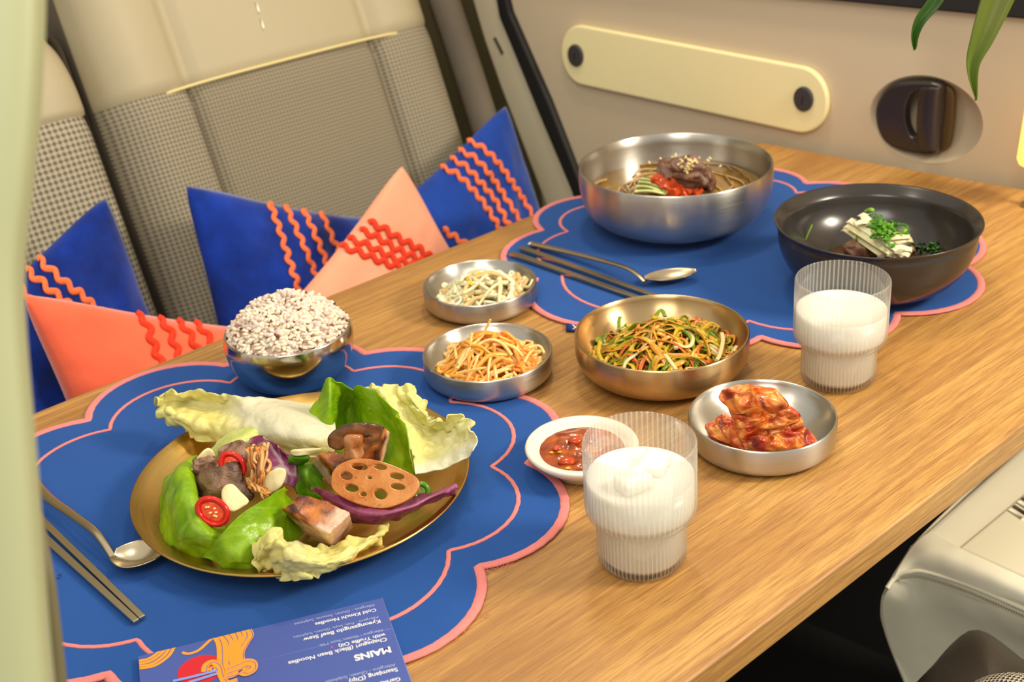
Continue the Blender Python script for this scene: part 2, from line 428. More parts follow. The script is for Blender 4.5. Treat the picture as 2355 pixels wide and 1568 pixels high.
# side wall along the far end of the table
WP0 = W(1.243, .955, 0); _wd = (EU*(1.274-1.230) + EV*(.618-.972)).normalized(); _wn = _wd.cross(EZ).normalized()
if _wn.dot(EU) > 0: _wn = -_wn                    # points into the cabin
def wp(s, z, off=0): return WP0 + _wd*s + V(0, 0, z) + _wn*off
def pw(px, py, off=0): return at_plane(px, py, WP0 + _wn*off, _wn)
def wf(off): return (WP0 + _wn*off, _wd, EZ, _wn)
def ws(px, py, off=0):
    d = pw(px, py, off)-WP0-_wn*off; return (d.dot(_wd), d.z)
def rrect(cx, cy, hx, hy, r, n=10, sl=0):
    out = []
    for qx, qy, a0 in ((1, 1, 0), (-1, 1, 90), (-1, -1, 180), (1, -1, 270)):
        for k in range(n+1):
            a = math.radians(a0+90*k/n); x = qx*(hx-r)+r*math.cos(a); y = qy*(hy-r)+r*math.sin(a); out.append((cx+x, cy+y+sl*x))
    return out
RC = (.2165, .0545); RE = (.0665, .0500)
hole = [(RC[0]+RE[0]*math.cos(t*PI/24), RC[1]+RE[1]*math.sin(t*PI/24)) for t in range(48)]
wall = flat2d('wall_right', [(-.315, -.20), (1.0, -.20), (1.0, .190), (-.46, .190)], [hole], -.03, 0, M['door_card'], frame=wf(0))
tag(wall, 'beige van door card behind the far end of the table', kind='structure')
low = flat2d('wall_right_lower', [(-.345, -.72), (1.0, -.72), (1.0, -.2005), (-.315, -.2005)], [], -.03, -.005, M['carpet'], frame=wf(0)); tag(low, 'black carpeted lower side wall under the table', kind='structure')
upper = flat2d('wall_right_upper', [(-.46, .1905), (1.0, .1905), (1.0, .75), (-.75, .75)], [], -.05, -.02, M['door_card'], frame=wf(0)); tag(upper, kind='structure')
win = flat2d('window_1', [(-.44, .179), (1.0, .179), (1.0, .22), (-.44, .22)], [], 0, .012, M['rubber'], bevel=.003, frame=wf(0))
tag(win, 'black rubber window sill strip above the door card', kind='structure')
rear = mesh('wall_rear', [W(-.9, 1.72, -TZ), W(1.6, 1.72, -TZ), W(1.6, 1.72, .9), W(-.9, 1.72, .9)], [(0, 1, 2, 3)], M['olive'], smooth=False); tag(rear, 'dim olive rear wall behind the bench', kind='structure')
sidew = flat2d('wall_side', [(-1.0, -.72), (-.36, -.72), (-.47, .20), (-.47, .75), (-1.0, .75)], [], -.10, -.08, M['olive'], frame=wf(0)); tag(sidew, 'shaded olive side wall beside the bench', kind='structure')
def wall_prism(name, pxs, z0, z1, mat, parent=None, bevel=.002):
    return flat2d(name, [ws(*p, off=z1) for p in pxs], [], z0, z1, mat, parent, bevel, frame=wf(0))
pil = wall_prism('trim_1', [(1025, -420), (1104, -420), (1128, -60), (1186, 120), (1252, 275), (1300, 400), (1340, 500), (1352, 560), (1290, 560), (1238, 430), (1200, 330), (1150, 200), (1112, 90), (1068, -60)], -.05, .004, M['trim'], bevel=.004)
tag(pil, 'slanted cream door pillar trim behind the blue cushion', kind='structure')
slot = wall_prism('trim_slot', [(1134, 88), (1139, 85), (1158, 122), (1153, 127)], .0035, .005, M['seam'], None, 0); tag(slot, kind='structure')
seal = wall_prism('trim_2', [(1104, -420), (1124, -420), (1150, -60), (1172, 30), (1218, 135), (1262, 235), (1305, 345), (1345, 450), (1375, 540), (1350, 560), (1312, 440), (1272, 345), (1232, 250), (1188, 142), (1146, 40), (1128, -60)], -.04, .010, M['rubber'], bevel=.004)
tag(seal, 'black rubber door seal running down the cream trim', kind='structure')
# yellow pull pad
pad = thing('door_pad', 'pale yellow rounded pad with two dark buttons on the beige door card', 'pad', wp(-.1, .06, .001))
cL = ws(1346, 125); cR = ws(1846, 226)
Lp = math.hypot(cR[0]-cL[0], cR[1]-cL[1]); ex = ((cR[0]-cL[0])/Lp, (cR[1]-cL[1])/Lp)
rr = .0405; ol = []
for k in range(25):
    a = PI/2+PI*k/24; ol.append((cL[0]+rr*.86*(math.cos(a)*ex[0]-math.sin(a)*ex[1]), cL[1]+rr*(math.cos(a)*ex[1]+math.sin(a)*ex[0])))
for k in range(25):
    a = -PI/2+PI*k/24; ol.append((cR[0]+rr*.92*(math.cos(a)*ex[0]-math.sin(a)*ex[1]), cR[1]+rr*(math.cos(a)*ex[1]+math.sin(a)*ex[0])))
flat2d('pad_body', ol, [], 0, .009, M['yellow_pad'], pad, .003, frame=wf(0), res=4)
for px, py in ((1325, 127), (1849, 227)):
    s_, z_ = ws(px, py, .009)
    b_ = flat2d('button', [(s_+.0128*math.cos(t*PI/16), z_+.0150*math.sin(t*PI/16)) for t in range(32)], [], .006, .013, M['button'], pad, .002, frame=wf(0))
    flat2d('button_mark', [(s_-.0012, z_-.006), (s_+.0004, z_-.006), (s_+.0016, z_+.004), (s_, z_+.004)], [], .013, .0134, M['rubber'], b_, 0, frame=wf(0))
# door handle recess and lever
rec = thing('door_latch', 'dark lever door handle in an oval recess of the beige door card', 'latch', wp(RC[0], RC[1]))
vs = []; nr = 9
for i in range(nr):
    k = i/(nr-1); r = 1-.98*k if i else 1.0; d = -.030*(1-(1-k)**3.2)
    for t in range(48):
        vs.append(wp(RC[0]+RE[0]*r*math.cos(t*PI/24), RC[1]+RE[1]*r*math.sin(t*PI/24), d))
mesh('recess_bowl', vs, grid_faces(nr, 48, False, True)+[tuple((nr-1)*48+t for t in range(48))], M['door_card'], rec)
sweep('recess_rim', [wp(RC[0]+(RE[0]+.001)*math.cos(t*PI/24), RC[1]+(RE[1]+.001)*math.sin(t*PI/24), -.001) for t in range(48)], .0012, .0012, M['door_card'], rec, closed=True, up=_wn)
def pwl(pts, off): return [pw(x, y, off) for x, y in pts]
def wsl(pts, off, n=40): return [(p.x, p.y) for p in spline([V(*ws(x, y, off), 0) for x, y in pts], n, True)]
flat2d('handle_frame', wsl([(2158, 192), (2080, 187), (2036, 204), (2012, 250), (2018, 302), (2045, 336), (2092, 352), (2150, 354), (2160, 300), (2166, 230)], .004), [wsl([(2114, 214), (2096, 220), (2084, 248), (2084, 286), (2098, 314), (2110, 300), (2116, 255)], .004, 24)], -.012, .004, M['handle'], rec, .0045, frame=wf(0), res=5)
top = pwl([(2104, 200), (2176, 200), (2158, 350), (2096, 342)], .008); 
grip = []
for i in range(13):
    t = i/12
    a, b, c_, d_ = pw(2113-5*math.sin(t*PI)-6*t, 200+146*t, .010), pw(2132-6*math.sin(t*PI)-4*t, 200+148*t, .016), pw(2168-8*t-2*math.sin(t*PI), 202+150*t, .013), pw(2178-14*t, 202+150*t, -.016)
    grip += [a, b, c_, d_]
mesh('handle_grip', grip, grid_faces(13, 4), M['handle'], rec, mods=(('solid', .003, -1), ('sub', 2)))
flat2d('shadow_side', wsl([(2160, 196), (2186, 206), (2193, 235), (2188, 300), (2178, 340), (2150, 350), (2140, 300), (2145, 230)], -.006), [], -.016, -.007, simple('brown_shade', S(92, 70, 34), .5), rec, .003, frame=wf(0))  # shadowed side beside the grip, its shade painted as a flat brown plate

# near door frame that cuts the left side of the view
def cam_pt(px, py, d): return CAMP + _dir(px, py)*d
pts = [(112, -260), (108, 0), (106, 100), (98, 260), (80, 440), (60, 580), (58, 700), (70, 850), (84, 1000), (96, 1150), (108, 1350), (130, 1600), (160, 1900)]
rowsP = []
for px, py in pts:
    row = []
    for dx, dd in ((-14, .60), (-9, .50), (-3, .455), (0, .435), (-5, .422), (-14, .414), (-40, .408), (-120, .405), (-300, .405), (-600, .405)):
        row.append(cam_pt(px+dx, py, dd))
    rowsP.append(row)
gv = [p for r in rowsP for p in r]; nC = len(rowsP[0])
pl_ = mesh('trim_3', gv, grid_faces(len(rowsP), nC), M['pillar'], mods=(('sub', 1),)); tag(pl_, 'pale green van door pillar out of focus at the left', kind='structure')
st = mesh('trim_4', [cam_pt(x, y, .50+z) for y, x0, x1 in ((1180, 70, 92), (1350, 90, 124), (1600, 105, 152), (1900, 130, 178)) for x, z in ((x0, 0), (x1, 0), (x1-2, .03))], grid_faces(4, 3), M['olive'], mods=(('solid', .003, 0),)); tag(st, 'olive strip for the shadowed edge of the near door pillar', kind='structure')  # shade of the pillar's far edge put into this olive strip

# ================================================================== table
TU0, TU1, TV0, TV1 = .02, 1.235, .374, .983
table = thing('table', 'oak dining table with thick square edge against the van door card', 'table', W(.6, .68, -TZ))
def uvmesh(name, verts, faces, mat, parent, **kw):
    o = mesh(name, verts, faces, mat, None, **kw); c = o.location.copy(); o.rotation_euler = (0, 0, TA)
    o.location = Matrix.Rotation(TA, 3, 'Z') @ c; _attach(o, parent); return o
out = [(TU0, TV0), (1.272+.026, TV0), (1.246, .79), (1.2335, .90)] + [(1.2335-.078+.078*math.cos(a), .905+.078*math.sin(a)) for a in [PI/2*k/10 for k in range(1, 11)]] + [(TU0, TV1)]
cu = [V(u, v, TZ) for u, v in out]; m_ = len(cu)
bm = bmesh.new(); a = [bm.verts.new(p) for p in cu]; b = [bm.verts.new(p-V(0, 0, .024)) for p in cu]
bm.faces.new(a); bm.faces.new(b[::-1])
for i in range(m_): bm.faces.new((a[i], b[i], b[(i+1) % m_], a[(i+1) % m_]))
bmesh.ops.recalc_face_normals(bm, faces=bm.faces); bm.verts.index_update()
uvmesh('tabletop', [v.co.copy() for v in bm.verts], [tuple(v.index for v in f.verts) for f in bm.faces], M['oak'], table, smooth=False, mods=(('bevel', .0022, 3),)); bm.free()
for u_, v_ in ((.85, .76), (.25, .76)):
    lathe('leg', [(0, 0), (.05, 0), (.05, .006), (.022, .014), (.022, TZ-.03), (.06, TZ-.024), (0, TZ-.024)], 28, W(u_, v_, -TZ), M['cutlery'], table)

# ================================================================== bench with two seat backs
REC = math.radians(20); BN = -math.cos(REC)*EV + math.sin(REC)*EZ; BU = math.sin(REC)*EV + math.cos(REC)*EZ
BP0 = EV*1.2 + V(0, 0, TZ-.27)
def bp(u, s, off=0): return BP0 + EU*u + BU*s + BN*off
def smoothstep(a, b, x):
    t = max(0, min(1, (x-a)/(b-a))); return t*t*(3-2*t)
def back_surface(U0, U1, S1, seams, sf, rl=.05, rt=.09):
    def f(u, s):
        x = (u-U0)/(U1-U0); o = 0
        for e in (u-U0, U1-u):
            if e < rl: o -= .045*(1-math.sqrt(max(0, 1-(1-e/rl)**2)))
        e = S1-s
        if e < rt: o -= .06*(1-math.sqrt(max(0, 1-(1-e/rt)**2)))
        for q in seams:
            o -= .011*math.exp(-((u-q)/.006)**2)
        if len(seams) == 2:
            a, b = seams
            if u < a: o += .010*math.sin(PI*(u-U0)/(a-U0))
            elif u > b: o += .010*math.sin(PI*(u-b)/(U1-b))
            else: o += .004*math.sin(PI*(u-a)/(b-a))
        o -= .004*math.exp(-((s-sf)/.004)**2)
        return o
    return f
def back_part(name, f, u0, u1, s0, s1, mat, parent, nu=40, ns=40):
    vs = []; uv = []
    for i in range(nu+1):
        for j in range(ns+1):
            u = u0+(u1-u0)*i/nu; s = s0+(s1-s0)*j/ns
            vs.append(bp(u, s, f(u, s))); uv.append((u, s))
    return mesh(name, vs, grid_faces(nu+1, ns+1), mat, parent, uvs=uv)
def seat_back(label, U0, U1, S1, seams, mats, corner=0):
    t = thing('seat_back', label, 'seat back', bp((U0+U1)/2, -.1, -.05), 'upright backs of the rear bench')
    sf = .427; f = back_surface(U0, U1, S1, seams, sf)
    cuts = [U0]+list(seams)+[U1]
    nm = ['side_panel', 'centre_panel', 'side_panel'] if len(seams) == 2 else ['side_panel']
    for k, (a, b) in enumerate(zip(cuts[:-1], cuts[1:])):
        back_part(nm[k], f, a, b, -.14, sf, mats[k], t, 36, 30)
    # leather head section, rounded top corners
    vs = []; nu, ns = 60, 30
    for i in range(nu+1):
        for j in range(ns+1):
            x = i/nu; u = U0+(U1-U0)*x; top = S1
            for e in (u-U0, U1-u):
                if e < corner: top = S1-corner+math.sqrt(max(0, corner**2-(corner-e)**2))
            s = sf+(top-sf)*j/ns
            vs.append(bp(u, s, f(u, s+(S1-top)*j/ns)))
    mesh('head_section', vs, grid_faces(nu+1, ns+1), M['leather_head'], t)
    # side and back shell
    ring = [(U0, -.14), (U0, S1-corner)]+[(U0+corner*(1-math.cos(a)), S1-corner+corner*math.sin(a)) for a in [PI/2*k/6 for k in range(1, 7)]]+[(U1-corner*(1-math.sin(a)), S1-corner+corner*math.cos(a)) for a in [PI/2*k/6 for k in range(7)]]+[(U1, -.14)]
    vs = [bp(u, s, -.04 if s < S1-.01 else -.09) for u, s in ring]+[bp(u, s, -.15) for u, s in ring]; k = len(ring)
    mesh('back_shell', vs, [(i, (i+1) % k, (i+1) % k+k, i+k) for i in range(k)]+[tuple(range(k, 2*k))], M['taupe'], t, smooth=False)
    return t, f
rb, fr_ = seat_back('wide checked seat back with centre panel and beige leather head section', .586, 1.066, .66, (.693, .957), [M['check_mid'], M['check_fine'], M['check_mid']], .06)
sweep('piping', [bp(.655+(1.0-.655)*k/30, .4285-.0035*(abs(k-15)/15)**4, .003) for k in range(31)], .0020, .0020, M['pipe'], rb)
for u_ in (.693, .957):
    sweep('seam', [bp(u_, -.1+.525*k/20, fr_(u_, -.1+.525*k/20)) for k in range(21)], .0012, .0012, M['seam'], rb)
for k in range(5):
    sweep('stitch', [bp(.806+.001*k, .47+.02*k, .0050), bp(.807+.001*k, .482+.02*k, .0052)], .0014, .0014, M['leather'], rb)
lb, fl_ = seat_back('narrow checked seat back at the left with rounded beige top', .06, .578, .535, (), [M['check_big']], .035)
bol = thing('side_bolster', 'taupe bolster toned for shade between wide seat back and door pillar', 'bolster', bp(1.09, 0, -.06))
vs = []
for i in range(13):
    for j in range(21):
        a = PI*i/12; u = 1.096-.022*math.cos(a); s = -.14+.80*j/20; vs.append(bp(u+.015*math.sin(j/20*PI), s, -.035+.03*math.sin(a)))
mesh('bolster_cover', vs, grid_faces(13, 21), M['taupe'], bol, mods=(('solid', .004, -1),))  # cream leather seat side in shadow, the shade put into the taupe
bs = thing('bench_seat', 'checked fabric bench cushion under the row of coloured cushions', 'bench seat', W(.57, 1.05, -TZ))
ol = rrect(0, 0, .52, .19, .04)
vs = []; lv = [(-.34, 0), (-.005, 0), (0, .008), (0, .015)]
prof = [(-.16, 0), (-.03, 0), (-.008, .006), (0, .025)]
rings_ = []
for z, ins in prof:
    for x, y in rrect(0, 0, .52-ins, .185-ins, .04): vs.append(W(.565+x, .990+y*.80, -.385+z))
k = len(ol); fs = grid_faces(4, k, False, True)+[tuple(range(3*k, 4*k)), tuple(range(k))[::-1]]
mesh('seat_cushion', vs, fs, M['check_mid'], bs)
vs, fs = box_data(W(.565, .99, (-.545-TZ)/2), .5, .135, (TZ-.545)/2, EU, EV); mesh('seat_box', vs, fs, M['taupe'], bs, smooth=False)

# ================================================================== cushions
def uvz(u, v, z): return W(u, v, z)
def cushion(label, mat, A, B, D, puff, rows, ric, rmat, seed, sag=.085):
    A, B, D = uvz(*A), uvz(*B), uvz(*D); ct = (B+D)/2; A, B, D = ct+(A-ct)*1.06, ct+(B-ct)*1.06, ct+(D-ct)*1.06; Cc = B+D-A
    n = (B-A).cross(D-A).normalized()
    if n.dot(CAMP-A) < 0: n = -n
    t = thing('cushion', label, 'cushion', (A+B+Cc+D)/4 - V(0, 0, .15), 'cushions along the bench')
    ns = 44; vs = []
    for side in (1, -1):
        for i in range(ns+1):
            for j in range(ns+1):
                x, y = i/ns, j/ns
                cn = 1-.055*(abs(2*x-1)*abs(2*y-1))**5; sx = .5+(x-.5)*cn*(1-sag*4*y*(1-y)); sy = .5+(y-.5)*cn*(1-sag*4*x*(1-x))
                p = A+(B-A)*sx+(D-A)*sy
                e = (4*x*(1-x))**.55*(4*y*(1-y))**.55
                w = .006*nz(p, 18, seed)+.0035*nz(p, 45, seed+2)
                vs.append(p + n*side*(puff*e + (w*e*2 if side > 0 else 0)))
    g = ns+1
    fs = grid_faces(g, g)+[f[::-1] for f in grid_faces(g, g, off=g*g)]
    o = mesh('cover', vs, fs, mat, t, mods=())
    bm = bmesh.new(); bm.from_mesh(o.data); bmesh.ops.remove_doubles(bm, verts=bm.verts, dist=1e-5); bmesh.ops.recalc_face_normals(bm, faces=bm.faces); bm.to_mesh(o.data); bm.free(); o.data.shade_smooth()
    wv = [Vector(v) for v in vs[:g*g]]; bvh = BVHTree.FromPolygons(wv, grid_faces(g, g))
    loop = [vs[i] for i in [k for k in range(g)]]
    per = [vs[j] for j in range(g)]+[vs[i*g+ns] for i in range(1, g)]+[vs[ns*g+j] for j in range(ns-1, -1, -1)]+[vs[i*g] for i in range(ns-1, 0, -1)]
    for line in ric:
        pts = spline([V(x, y, 0) for x, y in line], 160); hit = []
        for q in pts:
            d = _dir(q.x, q.y).normalized(); h, nn, _, _ = bvh.ray_cast(CAMP, d)
            if h: hit.append((h, nn if nn.dot(d) < 0 else -nn))
        if len(hit) < 6: continue
        P = resample([h for h, _ in hit], 200); L_ = sum((b-a).length for a, b in zip(P[:-1], P[1:]))
        path = []; per_ = .0165
        for k, p in enumerate(P):
            nn = hit[min(len(hit)-1, int(k/len(P)*len(hit)))][1]
            tt = (P[min(k+1, len(P)-1)]-P[max(k-1, 0)]).normalized(); sd = nn.cross(tt).normalized()
            path.append(p + sd*(.0026*math.sin(2*PI*(L_*k/len(P))/per_)) + nn*.0012)
        sweep('rickrack', path, .0036, .0016, rmat, t, up=n, seg=8)
    return t
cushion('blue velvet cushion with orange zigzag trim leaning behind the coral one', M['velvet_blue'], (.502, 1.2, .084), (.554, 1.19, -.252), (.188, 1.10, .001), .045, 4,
        [[(82, 592), (112, 618), (150, 652), (188, 680), (215, 706), (250, 730)], [(55, 618), (95, 650), (130, 680), (170, 712), (210, 745)], [(40, 660), (70, 690), (85, 740), (110, 790)]], M['ric_orange'], 1)
cushion('coral velvet cushion with red zigzag rows near the table edge', M['velvet_coral'], (.365, 1.10, .054), (.682, 1.09, -.109), (.379, 1.07, -.219), .038, 4,
        [[(312, 722), (338, 750), (355, 800), (375, 850), (385, 880)], [(362, 732), (388, 760), (405, 805), (425, 850)], [(405, 738), (432, 765), (450, 800), (470, 835)], [(445, 742), (470, 765), (490, 795), (510, 820)]], M['ric_red'], 2)
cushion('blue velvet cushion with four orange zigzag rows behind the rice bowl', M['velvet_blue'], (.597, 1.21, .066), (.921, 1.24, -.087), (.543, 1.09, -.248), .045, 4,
        [[(608, 440), (628, 490), (652, 560), (668, 610), (685, 660), (692, 710)], [(640, 445), (668, 500), (695, 560), (712, 600), (728, 640), (745, 690)], [(675, 448), (705, 500), (732, 560), (752, 610), (770, 650)], [(710, 452), (742, 500), (765, 550), (785, 590), (805, 630)]], M['ric_orange'], 3)
cushion('pale pink linen cushion with pointed top and red zigzag rows', M['linen_pink'], (.816, 1.12, .046), (.942, 1.09, -.229), (.548, 1.08, -.088), .036, 4,
        [[(848, 512), (880, 525), (920, 550), (960, 570), (990, 592)], [(828, 530), (870, 548), (910, 572), (950, 590), (985, 604)], [(800, 550), (840, 562), (880, 582), (925, 602), (960, 614)], [(776, 565), (820, 578), (860, 594), (900, 610), (930, 618)]], M['ric_red'], 4)
cushion('brightly lit blue cushion with orange zigzag rows in the corner by the door pillar', M['velvet_blue_lit'], (1.064, 1.22, .037), (1.148, 1.19, -.291), (.740, 1.17, -.052), .045, 4,
        [[(1065, 325), (1100, 335), (1140, 370), (1180, 425), (1215, 480), (1235, 520)], [(1045, 345), (1085, 360), (1120, 395), (1155, 445), (1190, 500), (1205, 530)], [(1025, 362), (1065, 380), (1100, 415), (1140, 465), (1170, 520), (1180, 545)], [(1002, 383), (1045, 398), (1080, 430), (1120, 480), (1150, 530), (1158, 555)], [(1018, 528), (1045, 545), (1070, 562), (1095, 580)]], M['ric_orange'], 5)

# ================================================================== folded front seat and objects at lower right
fs_t = thing('front_seat', 'cream leather folded seat with plastic back panel at lower right', 'seat', W(1.05, .40, -TZ))
def fp(u, v, z): return W(u, v, z)
patch('seat_cover', [
    [(2140, 1222, -.204), (2175, 1242, -.203), (2205, 1262, -.202), (2265, 1288, -.202), (2355, 1328, -.202), (2470, 1380, -.202)],
    [(2098, 1258, -.209), (2132, 1268, -.205), (2172, 1282, -.204), (2238, 1308, -.204), (2355, 1362, -.204), (2470, 1415, -.204)],
    [(2050, 1336, -.232), (2085, 1316, -.226), (2130, 1318, -.222), (2225, 1347, -.220), (2355, 1402, -.220), (2470, 1455, -.220)],
    [(2029, 1390, -.262), (2078, 1385, -.256), (2140, 1380, -.252), (2230, 1402, -.246), (2355, 1452, -.246), (2470, 1505, -.246)],
    [(2044, 1470, -.318), (2088, 1470, -.312), (2140, 1472, -.308), (2230, 1486, -.302), (2355, 1530, -.302), (2470, 1585, -.302)],
    [(2085, 1568, -.380), (2115, 1570, -.376), (2150, 1572, -.370), (2230, 1590, -.362), (2355, 1640, -.360), (2470, 1690, -.36)],
    [(2140, 1700, -.460), (2170, 1700, -.456), (2200, 1700, -.450), (2260, 1710, -.440), (2355, 1750, -.440), (2470, 1790, -.44)]],
    M['leather'], fs_t, nu=60, nv=60, thick=.003, wrinkle=.0012, wfreq=22, seed=6)
patch('side_cover', [
    [(2098, 1258, -.209), (2180, 1175, -.212), (2300, 1065, -.222), (2450, 920, -.230)],
    [(2050, 1336, -.232), (2110, 1250, -.240), (2260, 1110, -.240), (2430, 960, -.240)],
    [(2029, 1390, -.262), (2060, 1340, -.290), (2200, 1200, -.30), (2400, 1040, -.30)],
    [(2044, 1470, -.318), (2060, 1450, -.340), (2200, 1330, -.36), (2400, 1150, -.36)],
    [(2140, 1700, -.460), (2150, 1660, -.470), (2300, 1500, -.48), (2450, 1330, -.48)]], M['leather'], fs_t, nu=30, nv=30, thick=.003)
# top surface right of the roll
flat2d('back_panel', [(.903, .458), (1.2, .458), (1.2, .10), (.903, .10)], [], -.0, .008, M['plastic_panel'], fs_t, .003, frame=(V(0, 0, TZ-.207), EU, EV, EZ), res=3)
flat2d('top_cover', [(.893, .480), (.900, .499), (1.2, .512), (1.2, .05), (.893, .05)], [], -.02, -.001, M['leather'], fs_t, .008, frame=(V(0, 0, TZ-.2045), EU, EV, EZ), res=3)
for k in range(4):
    sweep('grille_slot', [at(2322+k*10, 1172-k*9, -.198), at(2352+k*10, 1192-k*9, -.198)], .0018, .0012, M['seam'] if k % 2 else M['leather'], fs_t, up=EZ)
ppth = [at(*p_) for p_ in ((2110, 1243, -.236), (2062, 1300, -.236), (2040, 1352, -.236), (2060, 1326, -.229), (2090, 1315, -.2235), (2130, 1316, -.2205), (2225, 1345, -.2185), (2355, 1400, -.2185), (2470, 1453, -.2185))][2:]
ppth = spline(ppth, 60); sweep('piping', ppth, .0022, .0022, M['leather'], fs_t)
rs = resample(ppth, 150)
for k in range(20, 130, 1):
    if k % 2: continue
vs = []; fs = []
for k in range(0, 148, 2):
    a = rs[k]-V(0, 0, .0042); b = rs[k+1]-V(0, 0, .0050); p_, q_ = sweep_data([a-EU*.0035, b-EU*.0035], .0009, .0007, seg=5, off=len(vs)); vs += p_; fs += q_
o = mesh('stitching', vs, fs, simple('olive_thread', S(124, 116, 82), .8), fs_t); o['kind'] = 'stuff'
bl = blob('leather_bolster', [at(2075, 1640, -.25), at(2150, 1530, -.235), at(2205, 1472, -.225), at(2245, 1458, -.222), at(2290, 1480, -.225), at(2360, 1535, -.23), at(2450, 1600, -.235), at(2400, 1800, -.26), at(2180, 1800, -.26)], .07, M['blackleather'], None, bulge=.012, sq=1.6)
tag(bl, 'black grained leather bolster below the cream seat', 'bolster')
kn = thing('knitted_bag', 'grey and black woven bag in the lower right corner', 'bag', at(2330, 1700, -.24))
c0 = at(2340, 1712, -.19); prof = [(0, .05)]+[(.052*math.sin(a), .05*math.cos(a)) for a in [PI*k/14 for k in range(1, 14)]]+[(0, -.05)]
n_ = N('woven_fabric'); v_ = n_.coord('Object', (1, 1, 1), (.5, .2, .7)); sx = n_.new('ShaderNodeSeparateXYZ'); n_.link(v_, sx.inputs[0])
a_ = n_.math('SINE', n_.math('MULTIPLY', sx.outputs[0], 2*PI*330)); b_ = n_.math('SINE', n_.math('ADD', n_.math('MULTIPLY', sx.outputs[1], 2*PI*220), n_.math('MULTIPLY', a_, .9)))
f_ = n_.ramp(n_.math('MULTIPLY_ADD', n_.math('ADD', a_, b_), .25, .5), [(.4, S(40, 36, 32)), (.55, S(196, 182, 156))]); n_.set(Base_Color=f_, Roughness=.9); n_.bump(f_, .6, .001)
vs, fs = lathe_data(prof, 40, c0); mesh('bag_shell', vs, fs, n_.m, kn, uvs=[((math.atan2(v.y-c0.y, v.x-c0.x)/(2*PI)) % 1, (v.z-c0.z)/.1+.5) for v in vs])

# hanging plant and lamp at the upper right
pt = thing('hanging_plant', 'long green plant blades hanging into the upper right corner', 'plant', W(1.0, .60, .16))
leafm = vcol('blade_leaf', .4, (300, .2, .0004), 0, .35)
def blade(pts, w, c1, c2, d0, d1):
    C = [cam_pt(x, y, d0+(d1-d0)*i/(len(pts)-1)) for i, (x, y) in enumerate(pts)]; P = spline(C, 40); vs = []; cols = []
    for i, p in enumerate(P):
        t = i/40; wd = w(t)*p.__sub__(CAMP).length/FPX/2
        tn = (P[min(40, i+1)]-P[max(0, i-1)]).normalized(); s = tn.cross((p-CAMP).normalized()).normalized()
        for k in range(7):
            x = (k-3)/3; vs.append(p+s*x*wd + _F*(.0035*(1-abs(x)))); g = .5+.5*nz(V(x*4, t*2, 1), 1); cols.append([c1[q]*(1-t)+c2[q]*t - .02*(abs(x) < .2) for q in range(3)])
    mesh('blade', vs, grid_faces(41, 7), leafm, pt, cols=cols, mods=(('solid', .0006, 0),))
blade([(2180, -60), (2152, 0), (2118, 45), (2105, 80), (2104, 114)], lambda t: 34*(1-t)**.6+1, S(46, 84, 10), S(62, 104, 12), 1.02, 1.04)
blade([(2330, -120), (2300, -20), (2262, 80), (2238, 150), (2246, 230)], lambda t: 78*(1-t**1.6)*(1-.15*t)+1, S(112, 112, 8), S(98, 128, 34), 1.02, 1.05)
sweep('stem', spline([cam_pt(2180, -60, 1.02), cam_pt(2240, -140, 1.02), cam_pt(2330, -120, 1.02)], 10), .003, .003, simple('stem_green', S(80, 110, 30), .5), pt)
pot_c = wp(.20, .36, .075)
lathe('pot', [(0, 0), (.035, 0), (.045, .01), (.055, .085), (.058, .09), (.052, .09), (.048, .075), (0, .075)], 32, pot_c, M['ceramic'], pt)
sweep('stem', spline([cam_pt(2240, -140, 1.02), cam_pt(2260, -420, 1.12), pot_c+V(-.04, -.03, .16), pot_c+V(0, 0, .07)], 24), .003, .003, simple('stem_green_b', S(80, 110, 30), .5), pt)
sweep('wall_hook', [pot_c+V(0, 0, .085)-_wn*.02, pot_c+V(0, 0, .085)-_wn*.10], .005, .005, M['handle'], pt)
lp = thing('table_lamp', 'glowing amber lamp shade cut off at the right edge', 'lamp', W(1.20, .60, 0))
lc = pw(2396, 305, .06)
lathe('lamp_shade', [(0, .034), (.016, .034), (.0185, .030), (.021, -.028), (.019, -.033), (0, -.033)], 32, lc, M['lamp'], lp)
lathe('lamp_foot', [(0, 0), (.012, 0), (.012, .003), (.004, .006), (.004, lc.z-.033-TZ), (0, lc.z-.033-TZ)], 24, V(lc.x, lc.y, TZ), M['cutlery'], lp)
# ================================================================== placemats
def arc3(a, m, b, n=14):
    ax, ay = a; bx, by = m; cx, cy = b
    d = 2*(ax*(by-cy)+bx*(cy-ay)+cx*(ay-by))
    ux = ((ax*ax+ay*ay)*(by-cy)+(bx*bx+by*by)*(cy-ay)+(cx*cx+cy*cy)*(ay-by))/d
    uy = ((ax*ax+ay*ay)*(cx-bx)+(bx*bx+by*by)*(ax-cx)+(cx*cx+cy*cy)*(bx-ax))/d
    r = math.hypot(ax-ux, ay-uy); t0 = math.atan2(ay-uy, ax-ux); tm = math.atan2(by-uy, bx-ux); t1 = math.atan2(cy-uy, cx-ux)
    w = lambda x: x % (2*PI)
    s = w(t1-t0)
    if w(tm-t0) > s: s -= 2*PI
    return [(ux+r*math.cos(t0+s*k/n), uy+r*math.sin(t0+s*k/n)) for k in range(n)]
def scallop(pts):
    out = []; m = len(pts)
    for i in range(0, m, 2): out += arc3(pts[i], pts[i+1], pts[(i+2) % m])
    return out
